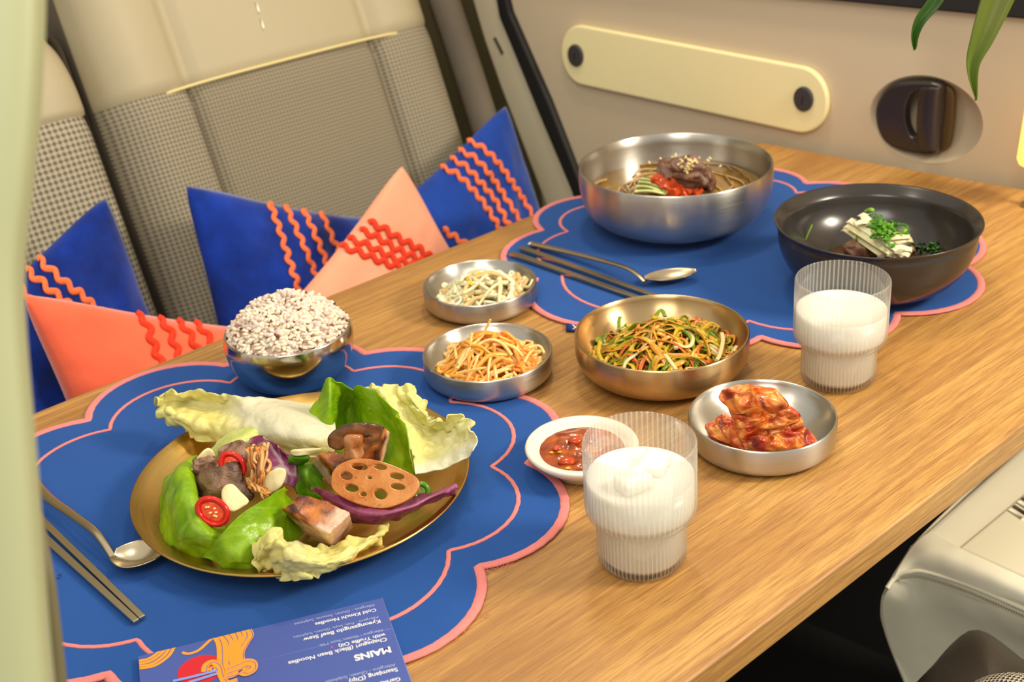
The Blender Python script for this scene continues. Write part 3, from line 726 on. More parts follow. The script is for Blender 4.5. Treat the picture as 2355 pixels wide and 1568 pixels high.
def placemat(label, outer, inner, tagpos=None):
    t = thing('placemat', label, 'placemat', W(sum(p[0] for p in outer)/len(outer), sum(p[1] for p in outer)/len(outer), 0), 'scalloped placemats on the oak table')
    o = scallop(outer); i = scallop(inner)
    flat2d('cloth', [W(u, v, 0) for u, v in o], [], .0003, .0021, M['mat_blue'], t, 0, frame=(V(0, 0, TZ), V(1, 0, 0), V(0, 1, 0), EZ))
    def trim(nm, pl, rx, rz, z):
        P = [W(u, v, z) for u, v in pl]; P = resample(P, len(P)*4, True)
        P = [p + V(nz(p, 900, 3), nz(p, 900, 4), 0)*.0003 for p in P]
        sweep(nm, P, rx, rz, M['pink_thread'], t, closed=True, up=EZ, seg=8)
    trim('edge_trim', o, .0036, .0013, .0018); trim('inner_trim', i, .0017, .0007, .0022)
    return t
FO = [(.334, .931), (.396, .972), (.463, .927), (.523, .925), (.558, .851), (.604, .787), (.575, .722), (.598, .672), (.531, .612), (.512, .553), (.422, .543), (.372, .504), (.300, .530), (.225, .556), (.200, .628), (.150, .685), (.180, .757), (.165, .835), (.225, .868), (.268, .936)]
FI = [(.339, .902), (.396, .935), (.448, .896), (.507, .891), (.531, .831), (.573, .780), (.552, .726), (.565, .680), (.509, .628), (.496, .584), (.420, .571), (.372, .542), (.312, .562), (.252, .578), (.228, .644), (.188, .690), (.205, .745), (.198, .822), (.252, .850), (.286, .904)]
fm_ = placemat('blue scalloped placemat with pink edge under the gold plate', FO, FI)
BO = [(.857, .938), (.905, .983), (.975, .955), (1.045, .965), (1.078, .900), (1.150, .875), (1.140, .805), (1.168, .745), (1.118, .680), (1.128, .600), (1.047, .556), (.995, .514), (.918, .547), (.848, .540), (.805, .609), (.740, .645), (.745, .715), (.716, .780), (.765, .850), (.795, .928)]
BI = [(.871, .913), (.908, .952), (.965, .925), (1.028, .932), (1.055, .872), (1.125, .838), (1.108, .795), (1.132, .742), (1.090, .690), (1.098, .625), (1.035, .588), (.992, .548), (.930, .580), (.865, .570), (.823, .636), (.772, .665), (.775, .715), (.757, .768), (.792, .840), (.815, .900)]
bm_ = placemat('blue scalloped placemat with pink edge under the large steel bowl and black bowl', BO, BI)
hexa('label_tab', [at(1302, 742, .0024), at(1335, 744, .0024), at(1334, 762, .0024), at(1301, 760, .0024)], [at(1302, 742, .0006), at(1335, 744, .0006), at(1334, 762, .0006), at(1301, 760, .0006)], M['navy'], bm_, 0)
for a, b in (((1317, 747), (1329, 757)), ((1329, 748), (1317, 757)), ((1331, 752), (1334, 753))):
    sweep('label_mark', [at(*a, .0027), at(*b, .0027)], .0006, .0003, M['white'], bm_, up=EZ, seg=5)
mk = sweep('stitched_mark', spline([at(127, 1328, .0024), at(136, 1329, .0024), at(140, 1320, .0024), at(134, 1322, .0024)], 12), .0005, .0004, M['navy'], None, up=EZ, seg=5)
tag(mk, 'tiny dark stitched hook mark on the placemat beside the chopsticks', 'mark')
vs = []; fs = []
for k in range(46):                                    # frayed pink threads along the cut edge
    if k < 26: x = 985+random.random()*140; y = 1510-(x-930)*.36*1.0-max(0, x-1040)*.35
    else: x = 1112+random.random()*60; y = 1318-(x-1112)*.33
    p = at(x, y, .0015)
    q, r_ = sweep_data([p, p+V(random.uniform(-1, 1), random.uniform(-1, 1), .3)*.002, p+V(random.uniform(-1, 1), random.uniform(-1, 1), .1)*.0035], .00015, seg=4, off=len(vs)); vs += q; fs += r_
o = mesh('frayed_threads', vs, fs, M['pink_thread'], fm_); o['kind'] = 'stuff'

# ================================================================== bowls and dishes
CIR = {'noodle': (.41177, 2.86211, .2267), 'black': (.76395, 2.43311, .20775), 'onion': (.26032, 1.99227, .15156), 'kimchi': (.37265, 1.68577, .11216),
       'rice': (-.40738, 2.11494, .1145), 'sprout': (-.05409, 2.25791, .10978), 'carrot': (-.04371, 1.96354, .11172), 'gf': (.1784, 1.6361, .08525), 'gb': (.61977, 2.15421, .08651)}
def rim(k, h):
    a, b, r = CIR[k]; s = .51-h; return V(a*s, b*s, TZ), r*s
def dish_prof(R, h, rb, wall, inr=.0016):
    """double walled shallow dish: straight outer wall, rounded foot, scooped inside"""
    p = [(0, .0006), (rb*.9, 0), (rb, .0004)]
    for k in range(1, 9):
        a = PI/2*k/8; p.append((rb+(R-rb)*math.sin(a), .0004+(h-wall)*(1-math.cos(a))))
    p += [(R, h-.0012), (R-.0004, h-.0003), (R-.0011, h), (R-.0018, h-.0003)]
    for k in range(1, 15):
        a = PI/2*k/14; p.append(((R-.002)*(1-(1-math.cos(a))) if k < 14 else 0, h-.0006-(h-.0046)*math.sin(a)**1.15))
    return p
MATZ = .0022
def dish(name, label, key, h, rbr, wall, mat, base=0.0, cat='dish', group=None, prof=None):
    c, R = rim(key, h); c = c+V(0, 0, base); hh = h-base
    o = lathe(name, prof(R, hh) if prof else dish_prof(R, hh, R*rbr, wall*hh), 96, c, mat)
    tag(o, label, cat, group); return o, c, R, hh
D = {}
D['sprout'] = dish('side_dish', 'small brushed steel dish holding pale bean sprouts', 'sprout', .0235, .72, .62, M['steel'], 0, 'dish', 'small steel side dishes')
D['carrot'] = dish('side_dish', 'small brushed steel dish holding orange pickled radish strips', 'carrot', .0250, .74, .62, M['steel'], MATZ*.5, 'dish', 'small steel side dishes')
D['kimchi'] = dish('side_dish', 'shallow steel dish holding a stack of red kimchi', 'kimchi', .0255, .74, .62, M['steel'], 0, 'dish', 'small steel side dishes')
def onion_prof(R, h):
    p = [(0, .0008), (R*.46, 0), (R*.50, .0004)]
    for k in range(1, 13):
        a = PI/2*k/12; p.append((R*.50+(R*.5)*math.sin(a)**.92, .0004+(h*.62)*(1-math.cos(a))))
    p += [(R, h-.0012), (R-.0004, h-.0003), (R-.0011, h), (R-.0018, h-.0003)]
    for k in range(1, 17):
        a = PI/2*k/16; p.append((max(0, (R-.002)*math.cos(a)) if k < 16 else 0, h-.0006-(h-.0042)*math.sin(a)**1.05))
    return p
D['onion'] = dish('onion_bowl', 'champagne coloured steel bowl full of dressed spring onion curls', 'onion', .0385, .5, .5, M['champagne'], 0, 'bowl', None, onion_prof)
def noodle_prof(R, h):
    p = [(0, .003), (R*.50, .003), (R*.52, 0), (R*.55, 0), (R*.56, .004), (R*.62, .0062), (R*.72, .0092), (R*.82, .0140), (R*.90, .0205), (R*.955, .029), (R*.985, .039), (R*1.002, .050), (R*1.004, h*.84), (R, h-.0012), (R-.0004, h-.0002), (R-.0012, h), (R-.002, h-.0005)]
    p += [(R*.980, h*.84), (R*.976, .052), (R*.955, .040), (R*.92, .030), (R*.85, .0205), (R*.7, .012), (R*.4, .008), (0, .007)]
    return p
D['noodle'] = dish('noodle_bowl', 'large brushed steel bowl of broth with beef and red kimchi', 'noodle', .0715, .5, .5, M['steel'], MATZ, 'bowl', None, noodle_prof)
def rice_prof(R, h):
    p = [(0, .001), (R*.48, .0), (R*.54, .0004), (R*.68, .0028), (R*.82, .0085), (R*.93, .017), (R*1.00, .027), (R*1.035, .037), (R*1.03, h*.86), (R*1.005, h-.0015), (R*1.0, h-.0002), (R-.0012, h), (R-.002, h-.0006)]
    p += [(R*.985, h*.8), (R*.96, .028), (R*.88, .018), (R*.74, .010), (R*.5, .005), (0, .004)]
    return p
D['rice'] = dish('rice_bowl', 'polished steel bowl heaped with purple tinted rice', 'rice', .051, .5, .5, M['steel_polish'], MATZ, 'bowl', None, rice_prof)
def black_prof(R, h):
    p = [(0, .002), (R*.40, .002), (R*.42, 0), (R*.46, 0), (R*.475, .003)]
    for k in range(1, 11):
        a = k/10; p.append((R*(.475+.485*math.sin(a*PI/2)**.95), .003+(h-.015)*(1-math.cos(a*PI/2))**.92*1.0))
    p += [(R*.965, h-.009), (R*.955, h-.007), (R*.97, h-.004), (R*.995, h-.002), (R, h-.0008), (R*.995, h), (R*.975, h-.001)]
    p += [(R*.93, h-.007), (R*.905, h-.0085), (R*.895, h-.011)]
    for k in range(1, 13):
        a = PI/2*k/12; p.append((R*.895*math.cos(a) if k < 12 else 0, h-.011-(h-.011-.006)*math.sin(a)**1.1))
    return p
D['black'] = dish('black_bowl', 'wide black glazed bowl with pear sticks and green herbs', 'black', .069, .5, .5, M['black_glaze'], MATZ, 'bowl', None, black_prof)
c, R, h = W(.555, .578, 0), .0415, .021
D['sauce'] = (tag(lathe('sauce_dish', [(0, .001), (.021, 0), (.0235, .001), (.0245, .005), (.030, .008), (.036, .0125), (.0405, .017), (.0418, .0195), (.0410, .0212), (.039, .0215), (.034, .0195), (.030, .0155), (.024, .010), (.014, .0065), (0, .0055)], 80, c, M['ceramic']), 'small cream ceramic dish of chunky red sauce behind the front glass', 'dish'), c, R, h)
# gold plate
pc = W(.394, .703, MATZ); PR_ = .1215
plate = lathe('plate', [(0, .002), (.070, .002), (.074, .0), (.078, .0), (.080, .0022), (.098, .0065), (.112, .0115), (.1195, .0152), (.1215, .0166), (.1213, .0176), (.1203, .0178), (.111, .0132), (.097, .0083), (.082, .0050), (.06, .0044), (0, .0042)], 128, pc, M['gold'])
tag(plate, 'round gold toned steel plate carrying lettuce wraps and grilled meat', 'plate')
PZ = MATZ+.0045

# ================================================================== glasses
def glass(label, key, h, drink_label, ice):
    c, R = rim(key, h)
    def rib(t, r, z):
        return (.00042*math.cos(64*t) if (r > R*.70 and z > .003) else 0)
    r2 = R*.805
    po = [(0, 0), (r2-.006, 0), (r2-.0022, .0012), (r2-.0005, .0045), (r2, .008), (r2, h*.365), (r2+.0008, h*.372), (R-.0022, h*.415), (R-.0006, h*.445), (R, h*.48), (R, h-.002), (R-.0001, h-.0006)]
    pi_ = [(R-.0006, h), (R-.0011, h-.0006), (R-.0012, h-.002), (R-.0012, h*.485), (R-.0018, h*.45), (r2-.0006, h*.40), (r2-.0013, h*.37), (r2-.0013, .009), (r2-.0045, .0045), (0, .004)]
    vs, fs = lathe_data(po+pi_, 360, c, rib=lambda t, r, z: rib(t, r, z) if z < h-.001 else 0)
    # inner wall smooth: remove ribbing on inner profile points
    n0 = 1+(len(po)-1)*360
    for k, (r, z) in enumerate(pi_[:-1]):
        for j in range(360):
            a = 2*PI*j/360; vs[n0+k*360+j] = V(c.x+r*math.cos(a), c.y+r*math.sin(a), c.z+z)
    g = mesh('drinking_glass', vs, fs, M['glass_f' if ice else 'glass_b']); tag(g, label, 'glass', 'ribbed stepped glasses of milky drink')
    lv = h-.0265; ri = R-.0014
    pm = [(0, .0044), (r2-.0048, .0048), (r2-.0015, .0093), (r2-.0015, h*.37), (r2-.0008, h*.402), (R-.0021, h*.452), (ri, h*.487), (ri, lv+.0006), (ri-.0008, lv), (ri*.6, lv-.0002), (0, lv-.0002)]
    d = lathe('milky_drink', pm, 96, c, M['milk']); tag(d, drink_label, 'drink', 'milky drinks in the glasses')
    if ice:
        for k, (dx, dy, ang, hz, lab) in enumerate(((-.006, -.012, .5, .0025, 'clear ice cube floating near the front of the front glass'), (.010, .008, 1.1, .0015, 'clear ice cube floating near the back of the front glass'))):
            q = c+V(dx, dy, lv+hz); ax = V(math.cos(ang), math.sin(ang), .12).normalized(); ay = V(-math.sin(ang), math.cos(ang), .05)
            v_, f_ = box_data(q, .0105, .0085, .0062, ax, ay, EZ); ic = mesh('ice_cube', v_, f_, M['milk'], mods=(('bevel', .003, 4),)); tag(ic, lab, 'ice cube', 'ice cubes in the front glass')
glass('ribbed stepped glass of milky drink in front of the sauce dish', 'gf', .0912, 'white milky drink with ice in the front glass', True)
glass('ribbed stepped glass of milky drink standing before the black bowl', 'gb', .0895, 'white milky drink in the glass before the black bowl', False)

# ================================================================== cutlery
def spoon(label, tip, bl, br, neck, path, mat, zs, bow=.006):
    t = thing('spoon', label, 'spoon', at(*neck, MATZ), 'long steel spoons on the placemats')
    tipP, nk = at(*tip, MATZ+.006), at(*neck, MATZ+.004)
    ax = (tipP-nk); L = ax.length; ax.normalize(); sd = EZ.cross(ax).normalized()
    wid = abs((at(*br, MATZ+.005)-at(*bl, MATZ+.005)).dot(sd))/2
    vs = []; nn = 22
    for i in range(nn+1):
        x = i/nn; w = wid*(math.sin(PI*min(1, x*.93+.04)))**.62*(1-.12*x)
        for k in range(13):
            y = (k-6)/6; dz = -.0055*(1-y*y)*math.sin(PI*min(1, x*.98+.02))**.8 + .0012*abs(y)
            zc = MATZ+.0075 - .0005*x
            vs.append(nk + ax*(L*x) + sd*(w*y) + V(0, 0, zc-(MATZ+.004)+dz))
    mesh('spoon_bowl', vs, grid_faces(nn+1, 13), mat, t, mods=(('solid', .0009, 0), ('sub', 1)))
    P = spline([at(x, y, MATZ+z) for (x, y), z in zip(path, zs)], 40)
    sweep('handle', P, .0028, .0014, mat, t, up=EZ, taper=lambda k: 1.55-.75*k if k < .8 else .95, seg=10)
spoon('gold toned spoon beside the gold plate at the left', (375, 1284), (228, 1330), (330, 1262), (262, 1284), [(20, 1035), (100, 1132), (160, 1178), (212, 1216), (238, 1247), (262, 1284)], M['cutlery'], (.006, .0075, .0085, .0105, .009, .0055))
spoon('dark toned spoon in front of the large steel bowl', (1602, 630), (1488, 662), (1545, 628), (1484, 648), [(1220, 560), (1290, 576), (1380, 598), (1440, 616), (1466, 632), (1484, 648)], M['cutlery_dark'], (.004, .0055, .0085, .0105, .009, .0055))
def chopstick(label, a, b, za, zb, mat, wa=.0033, wb=.0024):
    P = [at(*a, MATZ+za).lerp(at(*b, MATZ+zb), k/12) for k in range(13)]
    vs, fs = sweep_data(P, wa, wa*.62, seg=4, up=EZ, taper=lambda k: 1+(wb/wa-1)*k, off=0)
    # square section: rotate corners to make a flat bar
    vs = []
    for i, p in enumerate(P):
        k = i/12; w = wa+(wb-wa)*k; tn = (P[-1]-P[0]).normalized(); s = EZ.cross(tn).normalized(); u = tn.cross(s)
        for x, z in ((-1, -1), (1, -1), (1, 1), (-1, 1)): vs.append(p+s*(x*w)+u*(z*w*.55))
    o = mesh('chopstick', vs, grid_faces(13, 4, False, True)+[(0, 1, 2, 3), (51, 50, 49, 48)], mat, smooth=False, mods=(('bevel', .0004, 2),)); tag(o, label, 'chopstick', 'flat steel chopsticks')
chopstick('flat steel chopstick nearer the spoon on the front placemat', (60, 1162), (328, 1420), .0025, .0025, M['cutlery'], .0028, .0021)
chopstick('flat steel chopstick farther from the spoon on the front placemat', (40, 1180), (314, 1429), .0025, .0025, M['cutlery'], .0028, .0021)
chopstick('dark steel chopstick nearer the spoon on the back placemat', (1200, 571), (1520, 686), .0028, .0025, M['cutlery_dark'], .0035, .0027)
chopstick('dark steel chopstick farther from the spoon on the back placemat', (1176, 583), (1490, 694), .0028, .0025, M['cutlery_dark'], .0035, .0027)

# ================================================================== menu card
TR, TL, BR = at(878, 1375, MATZ+.003), at(318, 1509, MATZ+.003), at(942, 1568, MATZ+.003)
mx = (TL-TR); MWD = mx.length; mx.normalize(); my = ((BR-TR) - mx*((BR-TR).dot(mx))).normalized()   # reader's x runs to our left, reader's y up runs toward us
menu = thing('menu_card', 'blue printed menu card with noodle drawing at the bottom of the view', 'menu', TR.copy())
MC = simple('menu_blue', S(62, 82, 158), .5); MCE = simple('card_edge', S(120, 140, 205), .6)
Mo = TR - EZ*.0026
flat2d('card', [(0, 0), (MWD, 0), (MWD, .212), (0, .212)], [], 0, .0026, MC, menu, 0, frame=(Mo, mx, my, EZ))
hexa('card_edge', [TR-mx*.0004+EZ*.0001, TR-mx*.0004+my*.212+EZ*.0001, TR+mx*.0001+my*.212+EZ*.0001, TR+mx*.0001+EZ*.0001], [TR-mx*.0004-EZ*.0026, TR-mx*.0004+my*.212-EZ*.0026, TR+mx*.0001+my*.212-EZ*.0026, TR+mx*.0001-EZ*.0026], MCE, menu, 0)
ink = simple('white_ink', S(222, 222, 228), .6); ink2 = simple('pale_ink', S(160, 170, 215), .6); orange = simple('orange_ink', S(238, 150, 34), .6); redi = simple('red_ink', S(200, 14, 34), .6); lbl = simple('light_blue_ink', S(120, 150, 225), .6); pinki = simple('pink_ink', S(224, 70, 130), .6)
MEN = mx.cross(my)
if MEN.z < 0: MEN = -MEN
def ml(px, py):
    d = at(px, py, MATZ+.003)-TR; return d.dot(mx), d.dot(my)
def text(name, s, px0, px1, mat, ink_off=.0):
    """text starting at px0 (our right) and ending at px1 (our left); baseline through both"""
    x0, y0 = ml(*px0); x1, y1 = ml(*px1); wd = x1-x0
    cu = bpy.data.curves.new(name, 'FONT'); cu.body = s; cu.size = .004; cu.extrude = 0; cu.offset = ink_off
    tmp = bpy.data.objects.new('t', cu); bpy.context.scene.collection.objects.link(tmp); bpy.context.view_layer.update()
    me = bpy.data.meshes.new_from_object(tmp.evaluated_get(bpy.context.evaluated_depsgraph_get()))
    xs = [v.co.x for v in me.vertices]; k = wd/(max(xs)-min(xs)); mn = min(xs)
    # reader's y points away from our top edge with the letters' feet toward the top edge
    vs = [TR + mx*(x0+(v.co.x-mn)*k) + my*(y0+v.co.y*k) + EZ*.00025 for v in me.vertices]; fs = [tuple(p.vertices) for p in me.polygons]
    bpy.data.objects.remove(tmp); bpy.data.curves.remove(cu); bpy.data.meshes.remove(me)
    if (vs[fs[0][1]]-vs[fs[0][0]]).cross(vs[fs[0][2]]-vs[fs[0][0]]).z < 0: fs = [f[::-1] for f in fs]
    return mesh(name, vs, fs, mat, menu, smooth=False)
def tpx(zx, zy): return (300+zx*660/2355, 1350+zy*660/2355)
for s, a, b, m_, o_ in (
    ('Allergens - Gluten, Sesame, Sulphites', (2003, 140), (1345, 296), ink2, .00002),
    ('Cold Kimchi Noodles', (2013, 176), (1512, 292), ink, .00008),
    ('Allergens - Fish, Soya, Gluten, Sulphites', (2036, 238), (1335, 404), ink2, .00002),
    ('Kyeongsangdo Beef Stew', (2047, 268), (1415, 420), ink, .00008),
    ('Allergens - Gluten, Soya, Milk', (2073, 345), (1545, 468), ink2, .00002),
    ('with Truffle Oil)', (2090, 378), (1705, 470), ink, .00008),
    ('Chapaguri (Black Bean Noodles', (2100, 415), (1293, 612), ink, .00008),
    ('MAINS', (2128, 490), (1830, 560), ink, .00016),
    ('Allergens - Gluten, Sulphites', (2172, 628), (1600, 765), ink2, .00002),
    ('Ssamjang (Dip)', (2188, 662), (1790, 755), ink, .00008),
    ('Garlic, Cucumber', (2210, 740), (1760, 845), ink, .00008)):
    text('menu_text', s, tpx(*a), tpx(*b), m_, o_)
def ribbon(name, pts, w, mat, z=.0002, closed=False, w1=None):
    P = spline([V(*ml(*tpx(*p)), 0) for p in pts], 40, closed); vs = []
    m_ = len(P)
    for i, p in enumerate(P):
        a = P[(i-1) % m_] if closed or i else p; b = P[(i+1) % m_] if closed or i < m_-1 else p
        t = (b-a).normalized(); s = V(-t.y, t.x, 0); ww = w+((w1 if w1 is not None else w)-w)*i/m_
        for k in (-.5, .5):
            q = p+s*(ww*k); q.x = min(MWD-.0003, q.x); q.y = max(.0003, q.y)
            vs.append(TR+mx*q.x+my*q.y+EZ*z)
    return mesh(name, vs, grid_faces(m_, 2, closed), mat, menu, smooth=False)
sx_, sy_ = ml(*tpx(575, 680)); rsun = abs(ml(*tpx(388, 700))[0]-sx_)
flat2d('red_sun', [(sx_+rsun*1.02*math.cos(t*PI/32), sy_+rsun*1.0*math.sin(t*PI/32)) for t in range(64)], [], .0001, .00022, redi, menu, 0, frame=(TR, mx, my, EZ))
for k, pts in enumerate(([(64, 608), (150, 590), (225, 540), (250, 515)], [(66, 630), (165, 608), (250, 550), (285, 505)], [(68, 652), (180, 630), (280, 560), (320, 498)], [(72, 668), (200, 645), (310, 570), (362, 488)])):
    ribbon('noodle_print', pts, .0022, orange, .00026)
ribbon('noodle_print', [(425, 538), (480, 548), (560, 520), (640, 450), (685, 412)], .0020, orange, .00026)
zz = .00030
for pts, w in (([(705, 410), (735, 470), (742, 560), (745, 640), (790, 700)], .0046), ([(745, 398), (790, 460), (795, 560), (800, 650), (830, 690)], .0046), ([(790, 385), (835, 450), (830, 550), (850, 640)], .0042),
               ([(845, 375), (870, 440), (850, 520), (865, 620)], .0036), ([(890, 362), (910, 430), (870, 510), (885, 620)], .0036), ([(930, 352), (945, 410), (900, 490), (890, 560), (905, 610)], .0036), ([(965, 345), (990, 400), (950, 470), (915, 540), (915, 600)], .0036),
               ([(612, 700), (620, 650), (670, 620), (725, 650), (745, 720), (790, 790), (880, 770)], .0044), ([(650, 690), (680, 665), (705, 690)], .0030),
               ([(775, 680), (860, 650), (940, 615), (1005, 625), (1010, 680), (950, 715), (905, 700)], .0046), ([(780, 715), (860, 690), (950, 650), (975, 665), (930, 690)], .0034), ([(770, 745), (830, 735), (890, 705)], .0034)):
    ribbon('noodle_print', pts, w, orange, zz); zz += .00002
    ribbon('print_line', [(x+14, y) for x, y in pts], .0005, MC, zz); zz += .00002
ribbon('chopstick_print', [(350, 778), (500, 745), (712, 690)], .0020, lbl, zz); ribbon('chopstick_print', [(480, 790), (600, 752), (712, 716)], .0022, lbl, zz)
x0, y0 = ml(*tpx(1655, 495)); flat2d('spice_mark', [(x0+(.0011 if k % 2 else .0005)*math.cos(k*PI/5), y0+(.0011 if k % 2 else .0005)*math.sin(k*PI/5)) for k in range(10)], [], .0001, .0002, pinki, menu, 0, frame=(TR, mx, my, EZ))
hexa('fold_line', [TR+mx*.000+my*.0316+EZ*.0001, TR+mx*.09+my*.0316+EZ*.0001, TR+mx*.09+my*.0318+EZ*.0001, TR+mx*.000+my*.0318+EZ*.0001], [TR+mx*.000+my*.0316, TR+mx*.09+my*.0316, TR+mx*.09+my*.0318, TR+mx*.000+my*.0318], lbl, menu, 0)
# ================================================================== food on the gold plate
def L_(*a): return S(*a)[:3]
def mixc(a, b, t): t = max(0, min(1, t)); return tuple(a[i]*(1-t)+b[i]*t for i in range(3))
def food(o, label, cat, group=None): return tag(o, label, cat, group)
def leafcol(base, light, vein, seed, veins=5, spread=.5):
    def f(v, u, p):
        t = .5+.5*nz(p, 45, seed)+.25*nz(p, 130, seed+1); c = mixc(base, light, t)
        mid = math.exp(-((v-.5)/.035)**2); br = 0
        for k in range(1, veins+1):
            x = k/(veins+1); br = max(br, math.exp(-(((u-x)-abs(v-.5)*spread+.05*nz(p, 50, seed+8))/.012)**2))
        return mixc(c, vein, max(mid*.5, br*.45)*(.6+.8*nz(p, 40, seed+6)))
    return f
G1, G2, GV = L_(104, 164, 4), L_(178, 214, 22), L_(186, 216, 90)
GD = L_(66, 130, 6)
def napacol(stem_from, seed, yel=L_(226, 214, 112), wht=L_(232, 226, 196)):
    def f(u, v, p):
        t = stem_from(u, v); n_ = .5+.5*nz(p, 90, seed)
        c = mixc(mixc(yel, L_(244, 236, 160), n_), mixc(wht, L_(214, 214, 176), n_*.5), t)
        return mixc(c, L_(206, 204, 130), max(0, nz(p, 60, seed+4))*.8*(1-t))
    return f
food(patch('napa_leaf', [
    [(360, 920, .034), (362, 930, .036), (370, 942, .030), (384, 955, .024)],
    [(388, 903, .044), (392, 925, .034), (395, 950, .036), (402, 982, .020)],
    [(432, 900, .046), (432, 925, .032), (432, 965, .034), (436, 1002, .018)],
    [(490, 903, .048), (500, 935, .034), (500, 975, .034), (478, 1020, .019)],
    [(560, 911, .046), (570, 945, .042), (575, 990, .036), (560, 1022, .020)],
    [(630, 918, .040), (640, 950, .046), (645, 1000, .040), (640, 1042, .024)],
    [(700, 928, .036), (705, 960, .044), (710, 1005, .040), (705, 1050, .024)],
    [(770, 945, .030), (770, 970, .038), (775, 1010, .034), (765, 1050, .022)]],
    M['leaf_pale'], nu=80, nv=200, ruffle=.013, rfreq=110, edge=1.6, wrinkle=.0030, wfreq=85, fray=.007, thick=.0009, seed=21,
    rmask=lambda u, v: max(.05, (1-v*1.25))*(1) if u < .45 else max(.12, 1-v*1.0),
    colfn=napacol(lambda u, v: smoothstep(.42, .62, v)*(1-smoothstep(.62, .85, u)*.8) + .35*math.exp(-((u-.35)/.12)**2)*smoothstep(.15, .3, v), 4)),
    'long napa cabbage leaf with yellow frilled tip and white rib behind the beef', 'leaf', 'napa cabbage leaves on the gold plate')
food(patch('napa_leaf', [
    [(836, 892, .044), (868, 880, .052), (905, 884, .052), (935, 888, .050), (950, 885, .048)],
    [(860, 915, .044), (885, 905, .050), (915, 912, .044), (945, 915, .050), (968, 925, .044)],
    [(895, 948, .042), (920, 945, .040), (945, 950, .038), (972, 950, .044), (998, 968, .040)],
    [(925, 990, .038), (950, 985, .034), (980, 985, .030), (1015, 985, .034), (1060, 965, .050)],
    [(942, 1030, .034), (968, 1025, .030), (1000, 1018, .028), (1040, 1000, .034), (1090, 985, .052)],
    [(950, 1065, .030), (980, 1056, .026), (1015, 1048, .028), (1055, 1030, .036), (1096, 1010, .046)],
    [(956, 1090, .026), (990, 1084, .026), (1025, 1075, .028), (1062, 1060, .032), (1090, 1036, .040)]],
    M['leaf_pale'], nu=110, nv=130, ruffle=.009, rfreq=130, edge=2.0, wrinkle=.0026, wfreq=110, fray=.0055, thick=.0010, seed=33,
    rmask=lambda u, v: (1.0 if v < .8 else .25) * (1 if v < .45 or u > .6 else .7),
    colfn=napacol(lambda u, v: smoothstep(.80, .93, v)+.5*smoothstep(.35, .8, v)*smoothstep(.3, .7, u), 8, L_(228, 220, 130), L_(236, 232, 206))),
    'pale yellow napa cabbage leaf with torn frilly edge at the right of the plate', 'leaf', 'napa cabbage leaves on the gold plate')
food(patch('napa_leaf', [
    [(600, 1236, .024), (630, 1222, .034), (655, 1240, .026), (690, 1258, .022), (740, 1262, .018), (800, 1240, .020), (850, 1225, .022), (893, 1206, .024)],
    [(588, 1262, .028), (628, 1245, .040), (662, 1258, .042), (700, 1262, .034), (745, 1278, .026), (800, 1262, .024), (848, 1240, .024), (888, 1222, .022)],
    [(580, 1290, .024), (618, 1275, .026), (655, 1285, .038), (705, 1285, .036), (755, 1292, .028), (800, 1280, .024), (840, 1256, .020), (874, 1236, .018)],
    [(590, 1318, .016), (618, 1308, .016), (652, 1310, .024), (700, 1312, .026), (755, 1305, .022), (798, 1292, .018), (830, 1272, .015), (862, 1252, .013)],
    [(606, 1330, .010), (630, 1318, .010), (660, 1336, .018), (705, 1330, .020), (750, 1316, .016), (792, 1304, .013), (822, 1285, .011), (850, 1264, .010)]],
    M['leaf_pale'], nu=190, nv=80, ruffle=.006, rfreq=120, edge=1.3, wrinkle=.0018, wfreq=120, fray=.005, thick=.0009, seed=45,
    colfn=napacol(lambda u, v: .5*math.exp(-((u-.36)/.10)**2)*(1-v), 12)),
    'frilly yellow napa cabbage leaf at the front edge of the plate', 'leaf', 'napa cabbage leaves on the gold plate')
lc = dict(ruffle=.0034, rfreq=70, edge=3, wrinkle=.0018, wfreq=60, thick=.0007)
food(patch('lettuce_leaf', [
    [(724, 925, .046), (742, 890, .060), (757, 867, .070), (782, 884, .062), (812, 893, .054), (824, 886, .062), (870, 908, .062), (905, 945, .058), (932, 974, .052)],
    [(708, 965, .036), (735, 935, .048), (762, 920, .056), (790, 918, .040), (808, 925, .034), (838, 922, .052), (880, 945, .050), (915, 980, .046), (940, 1015, .042)],
    [(702, 1000, .026), (730, 985, .036), (765, 970, .040), (792, 968, .024), (812, 975, .022), (845, 975, .034), (885, 995, .034), (920, 1025, .032), (946, 1055, .034)],
    [(700, 1030, .018), (725, 1040, .018), (760, 1040, .018), (795, 1045, .014), (820, 1050, .014), (855, 1055, .016), (895, 1075, .016), (930, 1095, .018), (955, 1093, .022)]],
    M['leaf'], nu=90, nv=60, seed=3, colfn=leafcol(G1, G2, GV, 5, 6), **lc), 'tall bright green lettuce leaf standing behind the mushroom slice', 'leaf', 'green lettuce leaves on the gold plate')
food(patch('lettuce_leaf', [
    [(452, 1048, .030), (428, 1058, .044), (396, 1082, .038), (376, 1102, .020)],
    [(452, 1085, .026), (440, 1085, .048), (402, 1100, .044), (370, 1132, .020)],
    [(455, 1130, .024), (448, 1135, .046), (402, 1145, .044), (369, 1168, .016)],
    [(468, 1175, .022), (458, 1185, .044), (412, 1196, .038), (371, 1215, .013)],
    [(495, 1205, .020), (482, 1218, .038), (438, 1236, .034), (388, 1258, .010)],
    [(520, 1215, .018), (512, 1235, .030), (484, 1260, .025), (440, 1285, .009)],
    [(535, 1225, .014), (525, 1245, .022), (505, 1268, .018), (470, 1288, .009)]],
    M['leaf'], nu=60, nv=80, seed=13, colfn=leafcol(G1, G2, GV, 7, 5), **lc), 'cupped green lettuce leaf wrapping the beef at the left of the plate', 'leaf', 'green lettuce leaves on the gold plate')
